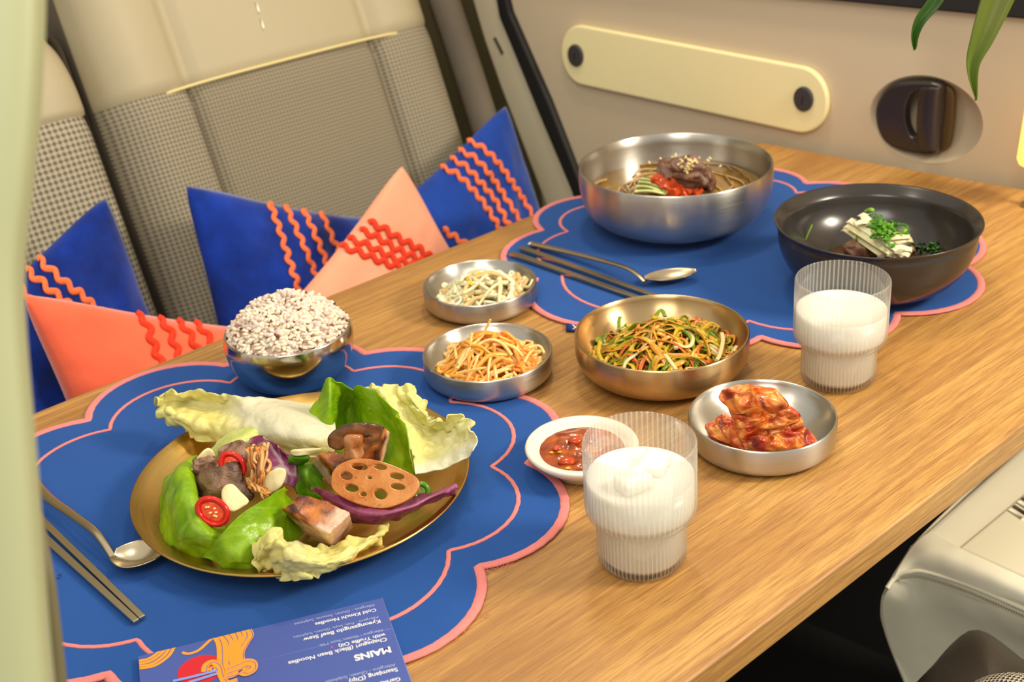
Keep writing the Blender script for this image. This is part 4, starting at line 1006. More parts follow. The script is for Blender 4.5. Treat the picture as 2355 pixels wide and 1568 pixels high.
food(patch('lettuce_leaf', [
    [(655, 1120, .040), (668, 1140, .030), (690, 1172, .018), (720, 1195, .012)],
    [(620, 1142, .044), (638, 1165, .036), (668, 1200, .022), (700, 1225, .011)],
    [(575, 1168, .046), (596, 1192, .038), (628, 1225, .026), (665, 1258, .011)],
    [(535, 1200, .044), (556, 1222, .036), (588, 1258, .026), (625, 1285, .011)],
    [(500, 1240, .034), (520, 1258, .030), (550, 1288, .022), (590, 1312, .010)],
    [(470, 1280, .016), (488, 1290, .018), (515, 1308, .014), (552, 1322, .009)]],
    M['leaf'], nu=60, nv=80, seed=17, colfn=leafcol(G1, G2, GV, 9, 6), **lc), 'folded green lettuce leaf at the front of the plate below the chili slice', 'leaf', 'green lettuce leaves on the gold plate')
food(patch('lettuce_leaf', [
    [(672, 1052, .030), (700, 1056, .032), (738, 1062, .026)],
    [(680, 1085, .028), (705, 1090, .034), (742, 1104, .024)],
    [(682, 1120, .022), (708, 1130, .022), (740, 1142, .018)],
    [(700, 1150, .014), (720, 1160, .012), (745, 1165, .010)]],
    M['leaf'], nu=40, nv=40, seed=19, colfn=leafcol(GD, G1, GV, 11, 4), **lc), 'small dark green lettuce piece between the beef and the pork', 'leaf', 'green lettuce leaves on the gold plate')
food(patch('lettuce_rib', [
    [(474, 1042, .022), (490, 1030, .026), (515, 1005, .030), (550, 985, .034)],
    [(490, 1052, .024), (515, 1030, .034), (545, 1010, .038), (585, 985, .038)],
    [(510, 1056, .020), (540, 1040, .026), (575, 1025, .032), (610, 1000, .034)]],
    M['leaf_pale'], nu=40, nv=30, seed=23, wrinkle=.0008, thick=.0012, colfn=lambda u, v, p: mixc(L_(196, 208, 96), L_(222, 226, 150), .5+.5*nz(p, 80, 2))), 'pale green lettuce rib curving behind the beef', 'leaf')
rad = lambda seed, w=.35: (lambda u, v, p: mixc(mixc(L_(134, 28, 80), L_(176, 84, 136), .5+.6*nz(p, 80, seed)), L_(226, 196, 206), w*1.5*max(math.exp(-((u-.45-.15*nz(p, 40, seed))/.05)**2), max(0, 1-abs(nz(p, 75, seed+2))*11)**1.5)))
food(patch('radicchio_leaf', [
    [(568, 1012, .034), (595, 1000, .042), (620, 1012, .044), (650, 1038, .042), (672, 1046, .038)],
    [(590, 1040, .036), (612, 1035, .038), (640, 1045, .038), (668, 1062, .036), (682, 1078, .030)],
    [(610, 1075, .032), (630, 1070, .034), (655, 1080, .032), (675, 1090, .030), (690, 1108, .024)],
    [(620, 1110, .026), (640, 1108, .028), (658, 1112, .026), (675, 1122, .022), (685, 1135, .016)]],
    M['leaf'], nu=60, nv=60, seed=25, ruffle=.0035, rfreq=120, edge=2, wrinkle=.0018, wfreq=80, thick=.0009, colfn=rad(3, .6)), 'crinkled purple radicchio piece behind the shredded mushroom', 'leaf', 'radicchio on the gold plate')
food(patch('radicchio_leaf', [
    [(1052, 1113, .024), (1050, 1122, .030), (1044, 1132, .020)],
    [(1000, 1128, .026), (1000, 1140, .034), (996, 1152, .020)],
    [(945, 1150, .028), (942, 1165, .036), (935, 1182, .018)],
    [(885, 1168, .028), (880, 1185, .036), (870, 1204, .016)],
    [(830, 1158, .030), (828, 1180, .034), (832, 1208, .014)],
    [(778, 1140, .034), (780, 1160, .030), (800, 1190, .016)],
    [(732, 1122, .034), (735, 1135, .030), (760, 1160, .022)],
    [(716, 1120, .030), (718, 1128, .028), (730, 1140, .022)]],
    M['leaf'], nu=30, nv=90, seed=27, ruffle=.003, rfreq=110, edge=2, wrinkle=.0012, wfreq=80, thick=.0011, colfn=lambda u, v, p: mixc(rad(6, .1)(u, v, p), L_(212, 168, 176), smoothstep(.86, 1, v))), 'long glossy purple radicchio spear pointing right under the lotus slice', 'leaf', 'radicchio on the gold plate')
# meat
BC = lambda seed: (lambda p, r, k, s: mixc(mixc(L_(108, 74, 52), L_(166, 126, 98), .5+.7*nz(p, 160, seed)), L_(66, 34, 22), max(0, nz(p, 70, seed+1))*1.1+.35*r**5))
food(blob('beef_slice', [(505, 1040, .044), (520, 1022, .046), (548, 1014, .048), (572, 1022, .046), (575, 1040, .042), (560, 1070, .038), (525, 1075, .038)], .004, M['meat'], None, .003, .004, 110, 3, colfn=BC(5)), 'brown beef slice at the back under the chili ring', 'beef', 'beef slices in the lettuce cup')
food(blob('beef_slice', [(443, 1062, .050), (455, 1052, .052), (482, 1050, .052), (508, 1055, .050), (520, 1068, .046), (510, 1085, .044), (480, 1095, .042), (458, 1095, .042), (445, 1082, .046)], .005, M['meat'], None, .004, .0055, 130, 7, colfn=BC(9)), 'charred curly beef slice at the left of the lettuce cup', 'beef', 'beef slices in the lettuce cup')
food(blob('beef_slice', [(450, 1090, .044), (480, 1078, .052), (510, 1070, .054), (528, 1062, .056), (542, 1066, .055), (552, 1085, .050), (562, 1110, .044), (580, 1140, .036), (572, 1152, .030), (540, 1152, .028), (500, 1150, .028), (462, 1145, .030), (448, 1120, .036)], .005, M['meat'], None, .004, .005, 90, 11, colfn=BC(13)), 'large glossy brown beef slice in the middle of the lettuce cup', 'beef', 'beef slices in the lettuce cup')
def porkm(brown_side=1): 
    return lambda p, r, k, s: None
def pork(label, top, bot, bev=.0022):
    P = [at(*p) for p in top]; Q = [at(*p) for p in bot]
    bm = bmesh.new(); a = [bm.verts.new(p) for p in P]; b = [bm.verts.new(p) for p in Q]; k = len(P)
    bm.faces.new(a); bm.faces.new(b[::-1])
    for i in range(k): bm.faces.new((a[i], b[i], b[(i+1) % k], a[(i+1) % k]))
    bmesh.ops.recalc_face_normals(bm, faces=bm.faces)
    bmesh.ops.bevel(bm, geom=bm.edges[:], offset=bev, segments=3, profile=.6, affect='EDGES')
    bmesh.ops.triangulate(bm, faces=bm.faces)
    bmesh.ops.subdivide_edges(bm, edges=[e for e in bm.edges if e.calc_length() > .004], cuts=4, use_grid_fill=True)
    bmesh.ops.triangulate(bm, faces=bm.faces)
    bm.verts.index_update(); c = sum(P, V(0, 0, 0))/k; nn = (P[1]-P[0]).cross(P[2]-P[0]).normalized(); nn = nn if nn.z > 0 else -nn
    th = (c-sum(Q, V(0, 0, 0))/k).dot(nn); vs = []; cols = []
    for v in bm.verts:
        p = v.co.copy(); dpt = (c-p).dot(nn)/th; t = smoothstep(.16, .02, dpt+.10*nz(p, 180, 4)) if False else 1-smoothstep(.14, .34, dpt+.12*nz(p, 150, 4))
        br = mixc(mixc(L_(204, 122, 48), L_(140, 62, 18), .5+1.3*nz(p, 130, 8)), L_(70, 30, 12), max(0, nz(p, 190, 15)+.12)*1.9)
        pl = mixc(L_(238, 206, 178), L_(206, 150, 126), .5+.8*nz(p, 130, 6)+.3*math.sin(dpt*16))
        cols.append(mixc(pl, br, t)); vs.append(p+nn*(.0009*nz(p, 170, 9)+.0006*nz(p, 420, 10))+V(nz(p, 170, 2), nz(p, 170, 3), 0)*.0009)
    fs = [tuple(v.index for v in f.verts) for f in bm.faces]; bm.free()
    return food(mesh('pork_slice', vs, fs, M['pork'], None, cols=cols), label, 'pork', 'grilled pork belly pieces on the plate')
pork('seared pork belly block at the front of the plate', [(645, 1168, .040), (664, 1162, .042), (690, 1135, .044), (752, 1150, .043), (806, 1180, .040), (756, 1228, .036), (700, 1198, .038)], [(664, 1190, .020), (672, 1190, .020), (696, 1172, .020), (770, 1184, .018), (816, 1212, .016), (762, 1262, .013), (706, 1232, .015)])
pork('pale ended pork belly block under the mushroom slice', [(728, 1042, .046), (765, 1036, .048), (835, 1050, .046), (840, 1070, .044), (766, 1076, .043)], [(712, 1070, .026), (752, 1066, .026), (822, 1082, .025), (828, 1108, .022), (758, 1116, .021)])
pork('upright pork belly block leaning on the tall lettuce leaf', [(828, 985, .056), (882, 978, .056), (866, 1058, .034), (812, 1052, .036)], [(852, 990, .044), (900, 992, .048), (882, 1068, .026), (836, 1068, .022)], .0018)
# garlic
gc = lambda seed: (lambda p, r, k, s: mixc(L_(238, 226, 178), L_(222, 204, 140), .6*r**3+.3*nz(p, 120, seed)))
for lab, ol in (('garlic slice standing behind the charred beef slice', [(450, 1062, .050), (462, 1042, .056), (478, 1031, .058), (490, 1036, .056), (494, 1052, .050), (475, 1062, .046)]),
                ('narrow garlic slice tucked at the left of the beef', [(435, 1092, .044), (440, 1078, .048), (450, 1076, .048), (452, 1090, .042), (442, 1099, .040)]),
                ('large half moon garlic slice in front of the beef', [(509, 1130, .050), (520, 1115, .052), (537, 1114, .052), (555, 1132, .050), (573, 1152, .048), (556, 1166, .0465), (534, 1176, .0455), (514, 1160, .047)]),
                ('oval garlic slice lying on the radicchio', [(604, 1114, .040), (612, 1092, .046), (636, 1076, .050), (655, 1078, .048), (658, 1094, .044), (645, 1120, .038), (622, 1134, .034), (606, 1128, .036)]),
                ('garlic slice seen edge on between radicchio and tall lettuce', [(668, 1036, .046), (690, 1032, .047), (738, 1031, .048), (722, 1042, .044), (690, 1048, .043), (670, 1046, .043)])):
    food(blob('garlic_slice', ol, .0022, M['pale'], None, .0003, .0004, 120, 3, n=40, rings=6, colfn=gc(3), sq=10), lab, 'garlic', 'garlic slices on the plate')
# chili rings
def chili(label, c, rx, ry, rot, h, th, skin, flesh, tilt=0, seeds=True, group='red chili slices'):
    base = at(c[0], c[1], h); sc = (base-CAMP).length/FPX
    t = thing('chili_slice', label, 'chili', base.copy(), group)
    vw = (base-CAMP).normalized()
    ea = (_R*math.cos(rot)+_U*math.sin(rot)); eb = (-_R*math.sin(rot)+_U*math.cos(rot)); en = -vw
    # lay the slice nearly flat on the food below: tilt its plane toward the vertical axis
    ex = (ea - EZ*ea.dot(EZ)*tilt).normalized(); ey = EZ.cross(ex) if False else (eb).normalized()
    ring = [base + ex*(rx*sc*math.cos(a)) + ey*(ry*sc*math.sin(a)) for a in [2*PI*k/40 for k in range(40)]]
    sweep('skin', ring, .0020, th, skin, t, closed=True, up=en, seg=10)
    blob('flesh', [base + ex*(rx*.88*sc*math.cos(a)) + ey*(ry*.85*sc*math.sin(a)) - en*.0006 for a in [2*PI*k/12 for k in range(12)]], th*1.2, flesh, t, 0, .0006, 300, 2, n=30, rings=4, normal=en)
    if seeds:
        for k in range(7):
            a = 2*PI*k/7+.4+.3*(k % 3); rr_ = .22+.09*(k % 4); q = base + ex*(rx*rr_*sc*math.cos(a)) + ey*(ry*rr_*sc*math.sin(a)) + en*(th*.55)
            v_, f_ = lathe_data([(0, -.0006), (.0009, -.0003), (.0011, 0), (.0008, .0004), (0, .0006)], 10, q); mesh('seed', v_, f_, seedm, t)
redskin = simple('red_chili_skin', S(206, 22, 10), .15, 0, None, 0, 30); redflesh = simple('orange_chili_flesh', S(232, 78, 36), .3, 0, (200, .4, .0006), .25, 300)
grskin = simple('green_chili_skin', S(74, 130, 12), .2); grflesh = simple('pale_green_chili_flesh', S(150, 178, 70), .35, 0, None, .2, 200); seedm = simple('chili_seed', S(238, 214, 130), .35)
chili('red chili slice standing between the beef and the shredded mushroom', (535, 1070), 22, 30, .75, .052, .0020, redskin, redflesh)
chili('red chili slice with seeds resting in the left lettuce cup', (489, 1176), 35, 26, -.55, .046, .0026, redskin, redflesh)
chili('green chili ring partly hidden at the right of the lotus slice', (968, 1130), 16, 17, 0, .030, .0022, grskin, grflesh, seeds=False, group='green chili pieces')
food(blob('green_chili_piece', [(662, 1056, .040), (668, 1049, .042), (690, 1050, .042), (712, 1050, .042), (708, 1060, .036), (690, 1066, .034), (664, 1066, .034)], .004, grskin, None, 0, .0004, 100, 2, n=30, rings=5), 'small green chili piece lying under the edge on garlic slice', 'chili', 'green chili pieces')
# shredded mushrooms
mcol = [simple('browned_mushroom', S(190, 120, 56), .4, 0, (300, .5, .0006), .3, 150), simple('tan_mushroom', S(212, 160, 96), .4, 0, (300, .5, .0006), .25, 150), simple('dark_mushroom', S(132, 76, 30), .4, 0, (300, .5, .0006), .3, 150)]
def bundle(label, a, b, wa, wb, n_, h0, h1, seed):
    rnd = random.Random(seed); t = thing('mushroom_shreds', label, 'mushroom', at(*a, h0), 'shredded oyster mushroom on the beef')
    for k in range(n_):
        x = rnd.uniform(-1, 1); y = rnd.uniform(-1, 1); dx, dy = b[0]-a[0], b[1]-a[1]; l = math.hypot(dx, dy); px_, py_ = -dy/l, dx/l
        pts = []
        for q in range(5):
            f = q/4; w = wa+(wb-wa)*f
            pts.append(at(a[0]+dx*f+px_*w*x+rnd.uniform(-4, 4)*(2-f), a[1]+dy*f+py_*w*x+rnd.uniform(-4, 4)*(2.2-f), h0+(h1-h0)*f+.004*math.sin(PI*f)+rnd.uniform(-.0015, .0015)-.0025*x*x))
        sweep('shred', spline(pts, 14), rnd.uniform(.0009, .0017), rnd.uniform(.0006, .0011), mcol[rnd.choice((0, 0, 1, 1, 2))], t, seg=6, taper=lambda k_: 1.15-.5*k_)
bundle('upright bunch of browned shredded mushroom beside the chili ring', (592, 1026), (592, 1120), 24, 10, 26, .060, .042, 3)
bundle('browned mushroom shred lying in front of the upright bunch', (572, 1108), (614, 1142), 9, 12, 12, .046, .036, 5)
P = spline([at(600, 1062, .052), at(612, 1056, .054), at(622, 1068, .050), at(614, 1084, .048), at(602, 1078, .048)], 30); food(sweep('mushroom_curl', P, .0018, .0010, mcol[1], None), 'curled thin mushroom shred lying on the radicchio', 'mushroom')
# mushroom slice
ms = thing('mushroom_slice', 'grilled brown mushroom slice with stem standing on the pork', 'mushroom', at(815, 1020, .050))
mcap = lambda p, r, k, s: mixc(L_(150, 98, 60), L_(70, 40, 22), max(0, r-.72)*3.2+.5*nz(p, 160, 3))
blob('cap', [(753, 1014, .060), (757, 1000, .065), (775, 985, .070), (805, 975, .074), (845, 973, .074), (873, 978, .070), (881, 988, .066), (876, 1006, .060), (860, 1022, .054), (838, 1034, .052), (832, 1018, .056), (812, 1012, .058), (792, 1018, .057), (786, 1032, .053), (770, 1032, .054), (757, 1026, .056)], .0052, M['shiny'], ms, 0, .0010, 160, 3, colfn=mcap)
blob('gills', [(772, 1005, .062), (785, 996, .066), (812, 990, .068), (850, 992, .066), (865, 1000, .062), (852, 1014, .056), (835, 1024, .054), (815, 1010, .058), (790, 1016, .057), (778, 1024, .055)], .0062, M['shiny'], ms, 0, .0012, 420, 5, colfn=lambda p, r, k, s: mixc(L_(96, 66, 44), L_(54, 34, 20), .5+nz(p, 400, 3)))
blob('stem', [(792, 1002, .066), (812, 998, .068), (834, 1002, .066), (833, 1025, .058), (836, 1045, .052), (826, 1056, .050), (806, 1057, .050), (790, 1052, .050), (793, 1030, .056)], .0085, M['shiny'], ms, 0, .0010, 160, 6, colfn=lambda p, r, k, s: mixc(mixc(L_(206, 150, 96), L_(168, 98, 44), .6*abs(math.sin(k*PI*2))+.4*r), L_(120, 60, 20), max(0, nz(p, 150, 2))))
# lotus slice
la, lb_, lc_ = at(762, 1100, .047), at(964, 1120, .043), at(860, 1058, .056)
le = (lb_-la).normalized(); ln = le.cross(lc_-la).normalized(); ln = ln if ln.z > 0 else -ln; lf = ln.cross(le)
def lp_(x, y):
    q = at_plane(x, y, la, ln); return q
lot = spline([lp_(*p) for p in [(762, 1108), (770, 1080), (800, 1060), (840, 1055), (885, 1064), (930, 1082), (960, 1100), (965, 1120), (950, 1142), (920, 1160), (885, 1170), (845, 1166), (800, 1150), (770, 1130)]], 60, True)
hl = []
for x, y, rx, ry in ((828, 1074, 19, 7.5), (876, 1075, 15, 6), (798, 1095, 14, 9.5), (851, 1099, 5, 3), (914, 1096, 17, 7), (810, 1123, 16, 8.5), (837, 1137, 7, 5), (876, 1137, 15, 12), (916, 1120, 17, 7)):
    hl.append([lp_(x+rx*math.cos(-a)*.97, y+ry*math.sin(-a)+rx*math.cos(a)*.12) for a in [2*PI*k/20 for k in range(20)]])
n = N('fried_lotus'); v = n.coord(); f = n.noise(v, 60, 5, .6); f2 = n.noise(v, 220, 4, .7)
n.set(Base_Color=n.mix(n.ramp(f2, [(.60, (0, 0, 0, 1)), (.72, (1, 1, 1, 1))]), n.ramp(f, [(.35, S(176, 98, 36)), (.6, S(208, 140, 76))]), S(118, 60, 20)), Roughness=.22); n.bump(f2, .3, .0006)
food(flat2d('lotus_slice', lot, hl, -.002, .002, n.m, None, .0008, frame=(la, le, lf, ln), res=3), 'fried lotus root slice with holes on top of the pork', 'lotus root')
for o in (bpy.data.objects['lotus_slice'],): o.data.shade_smooth() if False else None

# ================================================================== rice
def ico():
    bm = bmesh.new(); bmesh.ops.create_icosphere(bm, subdivisions=2, radius=1); bm.verts.index_update()
    r = [v.co.copy() for v in bm.verts], [tuple(v.index for v in f.verts) for f in bm.faces]; bm.free(); return r
IV, IF = ico()
_, rc_, rR, rh = D['rice']
def rice_h(x, y):
    r = math.hypot(x, y)/(rR*.96)
    d = max(0, 1-r**2.6); k = 1-r
    base = .024*d**.62; base += .0075*math.exp(-(((x-.004)/.014)**2+((y-.012)/.016)**2))+.003*math.exp(-(((x+.020)/.014)**2+((y-.016)/.016)**2))
    return rh-.005 + base + .0035*nz(V(x, y, 0), 60, 2)*min(1, d*3)+.002*nz(V(x, y, 0), 140, 5)*min(1, d*3)
rv, rf_, rcol = [], [], []; rnd = random.Random(5)
def add_grain(store, p, L, Wd, R3, col):
    vs, fs, cols = store; o = len(vs)
    for v in IV: vs.append(p + R3 @ V(v.x*L, v.y*Wd, v.z*Wd*.85))
    fs.extend([tuple(o+i for i in f) for f in IF]); cols.extend([col]*len(IV))
gr = ([], [], []); dk = ([], [], [])
for k in range(1500):
    r = math.sqrt(rnd.random())*rR*.95; a = rnd.random()*2*PI; x, y = r*math.cos(a), r*math.sin(a)
    p = rc_+V(x, y, rice_h(x, y)+rnd.uniform(-.003, .0014))
    e = Euler((rnd.uniform(-.7, .7), rnd.uniform(-.8, .8), rnd.uniform(0, 2*PI))).to_matrix()
    t = rnd.random(); col = mixc(L_(232, 210, 186), L_(242, 226, 200), t)
    if rnd.random() < .22: col = mixc(L_(214, 182, 172), L_(222, 196, 184), rnd.random())
    if k % 75 == 0: add_grain(dk, p+V(0, 0, .0008), .0028, .0012, e, mixc(L_(64, 24, 36), L_(122, 52, 48), rnd.random()))
    else: add_grain(gr, p, rnd.uniform(.0031, .0039), rnd.uniform(.0016, .0020), e, col)
ricem = vcol('cooked_rice', .35, None, .3, 0, .4)
rt = thing('rice', 'mound of cooked rice in the polished steel bowl', 'rice', rc_+V(0, 0, .006))
core = []
for i in range(17):
    for j in range(36):
        r = rR*.93*(1-i/16); a = 2*PI*j/36; x, y = r*math.cos(a), r*math.sin(a); core.append(rc_+V(x, y, rice_h(x, y)-.0035))
mesh('rice_core', core, grid_faces(17, 36, False, True), ricem, rt, cols=[L_(216, 188, 172)]*len(core))
o = mesh('grains', gr[0], gr[1], ricem, rt, cols=gr[2]); o['kind'] = 'stuff'
o = mesh('dark_grains', dk[0], dk[1], ricem, rt, cols=dk[2]); o['kind'] = 'stuff'

# ================================================================== heaps of strands
def heap(kind, label, cat, group, n_, c, R, z0, top, rad, length, mats, seed, curl=0, flat=None, layers=.75, off=(0, 0), rz=None, taper=None, seg=6, spiky=0, npt=7, bowl=None):
    rnd = random.Random(seed)
    for k in range(n_):
        rr = R*math.sqrt(rnd.random())*.9; a = rnd.random()*2*PI; x, y = rr*math.cos(a), rr*math.sin(a); h = rnd.random()*2*PI
        L = length*rnd.uniform(.65, 1.25); pts = []; cv = rnd.uniform(-1, 1)*curl; lay = 1-rnd.random()**1.6*layers; ph = rnd.random()*6
        up = rnd.uniform(-1, 1)*spiky
        for q in range(npt):
            r = min(1.0, math.hypot(x, y)/R); rim_ = (1-r**1.7)
            zz = z0 + top*rim_*lay + .0018*math.sin(ph+q*1.3) + up*(q/(npt-1))*.012
            if r >= .999: x *= .97; y *= .97
            if bowl:
                bR_, bh_, ex_ = bowl; q_ = min(.999, math.hypot(x+off[0], y+off[1])/(bR_-.002)); zz = max(zz, bh_-.0006-(bh_-.0044)*math.sqrt(1-q_*q_)**ex_+rad*1.15)
            pts.append(V(c.x+x+off[0], c.y+y+off[1], c.z+zz))
            h += cv+rnd.uniform(-.25, .25); st = L/(npt-1)
            nx, ny = x+math.cos(h)*st, y+math.sin(h)*st
            if math.hypot(nx, ny) > R: h += 2.2; nx, ny = x+math.cos(h)*st, y+math.sin(h)*st
            x, y = nx, ny
        m_ = mats[min(len(mats)-1, int(rnd.random()**1.0*len(mats)))]
        rd = rad*rnd.uniform(.75, 1.2)
        o = sweep(kind, spline(pts, 22), rd, (rz or rd)*(rnd.uniform(.8, 1.2) if rz else 1), m_, None, seg=seg, taper=taper, up=None, twist=rnd.uniform(-2, 2) if rz else 0)
        tag(o, label, cat, group)
_, sc_, sR, sh = D['sprout']
spr = [simple('sprout_cream', S(232, 216, 168), .22, 0, None, .06, 200, Subsurface_Weight=.2), simple('sprout_white', S(240, 230, 196), .2, 0, None, .05, 200, Subsurface_Weight=.2), simple('sprout_tan', S(212, 176, 112), .25, 0, None, .1, 200)]
heap('bean_sprout', 'pale translucent bean sprout in the tangle of the back steel dish', 'sprout', 'bean sprouts in the back dish', 95, sc_, sR*.82, .0065, .026, .0025, .052, spr, 3, .16, bowl=(sR, sh, 1.15), off=(.003, -.002), taper=lambda k: 1.0-.55*k)
ysp = simple('sprout_yellow', S(232, 200, 20), .3)
rnd = random.Random(9)
for k in range(10):
    x, y = rnd.uniform(-.018, .026), rnd.uniform(-.018, .016); p = sc_+V(x+.004, y, .030-.012*(math.hypot(x, y)/.03)**1.5)
    ax = Euler((rnd.uniform(-.6, .6), rnd.uniform(-.6, .6), rnd.uniform(0, 6))).to_matrix()
    o = mesh('soybean', [p+ax @ V(v.x*.0046, v.y*.0026, v.z*.002) for v in IV], IF, ysp if k % 2 else spr[1]); tag(o, 'small split yellow bean among the sprouts', 'bean', 'beans among the sprouts')
_, cc_, cR, ch = D['carrot']
car = [simple('radish_orange', S(246, 166, 66), .2, 0, None, .08, 200, Subsurface_Weight=.25), simple('radish_pale', S(250, 196, 118), .2, 0, None, .06, 200, Subsurface_Weight=.25), simple('radish_peach', S(242, 150, 62), .2, 0, None, .08, 200, Subsurface_Weight=.2)]
heap('radish_strip', 'orange pickled radish strip in the front left steel dish', 'radish', 'pickled radish strips in the side dish', 140, cc_, cR*.82, .0065, .034, .0017, .044, car, 13, .22, off=(.001, 0), bowl=(cR, ch, 1.15), seg=5)
for k, (a, b, c3) in enumerate((((1128, 735, .055), (1118, 755, .047), (1108, 775, .040)), ((1215, 800, .030), (1240, 795, .030), (1252, 812, .026)), ((1232, 800, .026), (1216, 815, .028), (1205, 835, .028)), ((1050, 858, .022), (1090, 850, .028), (1118, 845, .030)))):
    tag(sweep('radish_strip', spline([at(*a), at(*b), at(*c3)], 14), .0013, .0011, car[1], None), 'orange pickled radish strip in the front left steel dish', 'radish', 'pickled radish strips in the side dish')
liq = lathe('pickle_juice', [(0, .0052), (cR*.62, .0078), (cR*.70, .0092), (cR*.70, .0096), (0, .0098)], 48, cc_, simple('orange_juice', S(230, 110, 30), .08, 0, None, 0, 30)); tag(liq, 'thin orange pickling juice pooled under the radish strips', 'juice')
_, oc, oR, oh = D['onion']
oni = [simple('scallion_green', S(112, 132, 26), .2, 0, None, .25, 200), simple('scallion_yellow', S(186, 156, 34), .2, 0, None, .2, 200), simple('scallion_red', S(190, 96, 26), .2, 0, None, .25, 200), simple('scallion_dark', S(74, 88, 18), .2, 0, None, .3, 200), simple('scallion_orange', S(216, 148, 50), .2, 0, None, .2, 200), simple('scallion_pale', S(222, 196, 140), .22, 0, None, .1, 200)]
om = [oni[i] for i in (0, 1, 2, 1, 4, 0, 1, 3, 4, 0, 5, 0, 1, 4)]
heap('spring_onion_curl', 'dressed spring onion shred curling in the champagne bowl', 'spring onion', 'spring onion curls in the champagne bowl', 240, oc, oR*.84, .010, .034, .0019, .068, om, 23, .8, bowl=(oR, oh, 1.05), off=(.002, -.002), rz=.0005, seg=6, layers=.85, spiky=.25, npt=11)
for pts, m_ in (([(1555, 802), (1552, 775), (1572, 760), (1592, 770), (1590, 792), (1572, 797), (1556, 786)], 5), ([(1520, 770), (1530, 748), (1560, 738), (1585, 750)], 4), ([(1423, 758), (1424, 740), (1426, 728)], 0), ([(1503, 735), (1520, 712), (1530, 728)], 0), ([(1660, 765), (1662, 785), (1655, 815), (1648, 828)], 5), ([(1600, 770), (1632, 742), (1655, 752)], 1), ([(1380, 785), (1376, 810), (1385, 830)], 1), ([(1530, 815), (1545, 835), (1556, 850)], 5)):
    tag(sweep('spring_onion_curl', spline([at(x, y, .037-.00010*max(0, abs(x-1525)-40)) for x, y in pts], 30), .0019, .0006, oni[m_], None, seg=6), 'dressed spring onion shred curling in the champagne bowl', 'spring onion', 'spring onion curls in the champagne bowl')
flk = ([], [], []); rnd = random.Random(3)
for k in range(150):
    r = oR*.68*math.sqrt(rnd.random()); a = rnd.random()*6.283; x, y = r*math.cos(a), r*math.sin(a)
    add_grain(flk, oc+V(x, y-.002, .0125+.024*(1-(r/(oR*.76))**1.7)+rnd.uniform(-.003, .002)), rnd.uniform(.0008, .0019), .0008, Euler((rnd.random()*6, rnd.random()*6, 0)).to_matrix(), L_(176, 24, 8))
o = mesh('chili_flakes', flk[0], flk[1], M['shiny'], None, cols=flk[2]); tag(o, 'red chili flakes scattered over the spring onion curls', 'chili flakes', None, 'stuff')

# ================================================================== kimchi
def kcol(seed, red=.4): return lambda p, r, k, s: mixc(mixc(mixc(L_(214, 98, 22), L_(238, 160, 74), .5+1.2*nz(p, 190, seed)), L_(176, 30, 8), max(0, min(1, red+1.7*nz(p, 95, seed+2)))*.95), L_(120, 26, 8), max(0, min(1, 2.2*nz(p, 130, seed+7)-.35)))
def kridge(dirpx, seed, amp=.0011, fr=1000):
    d = (at(dirpx[0], dirpx[1], .04)-at(0+1700, 960, .04)).normalized(); s = EZ.cross(d).normalized()
    return lambda p, r: (amp*math.sin(p.dot(s)*fr+5*nz(p, 70, seed))+.0022*abs(nz(p, 330, seed+3))-.0030*abs(nz(p, 150, seed+5)))*(1-r**5)
kg = 'kimchi cabbage pieces stacked in the dish'
for lab, ol, th, bu, red, dr in (
    ('small dark red kimchi piece at the left foot of the stack', [(1628, 988, .016), (1640, 972, .018), (1662, 958, .022), (1690, 968, .024), (1712, 1000, .020), (1712, 1028, .014), (1680, 1022, .013), (1640, 1006, .013)], .012, .004, .65, (1800, 900)),
    ('lowest broad red kimchi piece at the front of the stack', [(1700, 1012, .018), (1730, 1000, .022), (1790, 990, .024), (1848, 984, .024), (1872, 1008, .018), (1866, 1026, .014), (1820, 1036, .012), (1765, 1040, .012), (1724, 1036, .012)], .016, .004, .62, (1800, 930)),
    ('pale ribbed kimchi piece second from the bottom', [(1690, 985, .028), (1730, 975, .030), (1790, 968, .032), (1838, 962, .032), (1845, 985, .028), (1790, 1000, .024), (1730, 1012, .022), (1705, 1008, .024)], .012, .003, .22, (1800, 935)),
    ('red and orange folded kimchi piece in the middle of the stack', [(1688, 958, .036), (1730, 952, .038), (1790, 948, .040), (1832, 955, .038), (1834, 972, .034), (1790, 984, .030), (1745, 990, .028), (1700, 985, .030)], .014, .003, .38, (1800, 950)),
    ('light orange kimchi piece under the top piece', [(1676, 935, .044), (1720, 930, .046), (1780, 925, .048), (1826, 945, .044), (1834, 960, .040), (1780, 966, .038), (1720, 972, .036), (1690, 962, .038)], .010, .003, .18, (1800, 935)),
    ('ribbed orange kimchi piece on top of the stack', [(1656, 918, .050), (1666, 898, .054), (1700, 886, .058), (1762, 888, .060), (1798, 904, .058), (1812, 930, .052), (1800, 944, .048), (1750, 948, .046), (1700, 952, .044), (1678, 940, .046)], .008, .006, .12, (1800, 925))):
    food(blob('kimchi_piece', ol, th, M['kimchi'], None, bu, .0050, 110, hash(lab) % 50 if False else len(lab), n=90, rings=26, colfn=kcol(len(lab), red-.18), sq=8, ridge=kridge(dr, len(lab))), lab, 'kimchi', kg)
for pts in ([(1682, 925), (1720, 908), (1760, 893)], [(1700, 948), (1745, 946), (1800, 930)], [(1735, 1000), (1780, 992), (1835, 978)]):
    P = spline([at(x, y, .058-(y-890)*.00030) for x, y in pts], 16); food(sweep('cabbage_rib', P, .0022, .0014, simple('pale_rib', S(240, 196, 140), .2, 0, None, .08, 200), None, up=EZ), 'pale cabbage rib on the kimchi '+('top piece' if pts[0][1] < 930 else 'upper middle piece' if pts[0][1] < 970 else 'lower piece'), 'kimchi')
_, kc, kR, kh = D['kimchi']
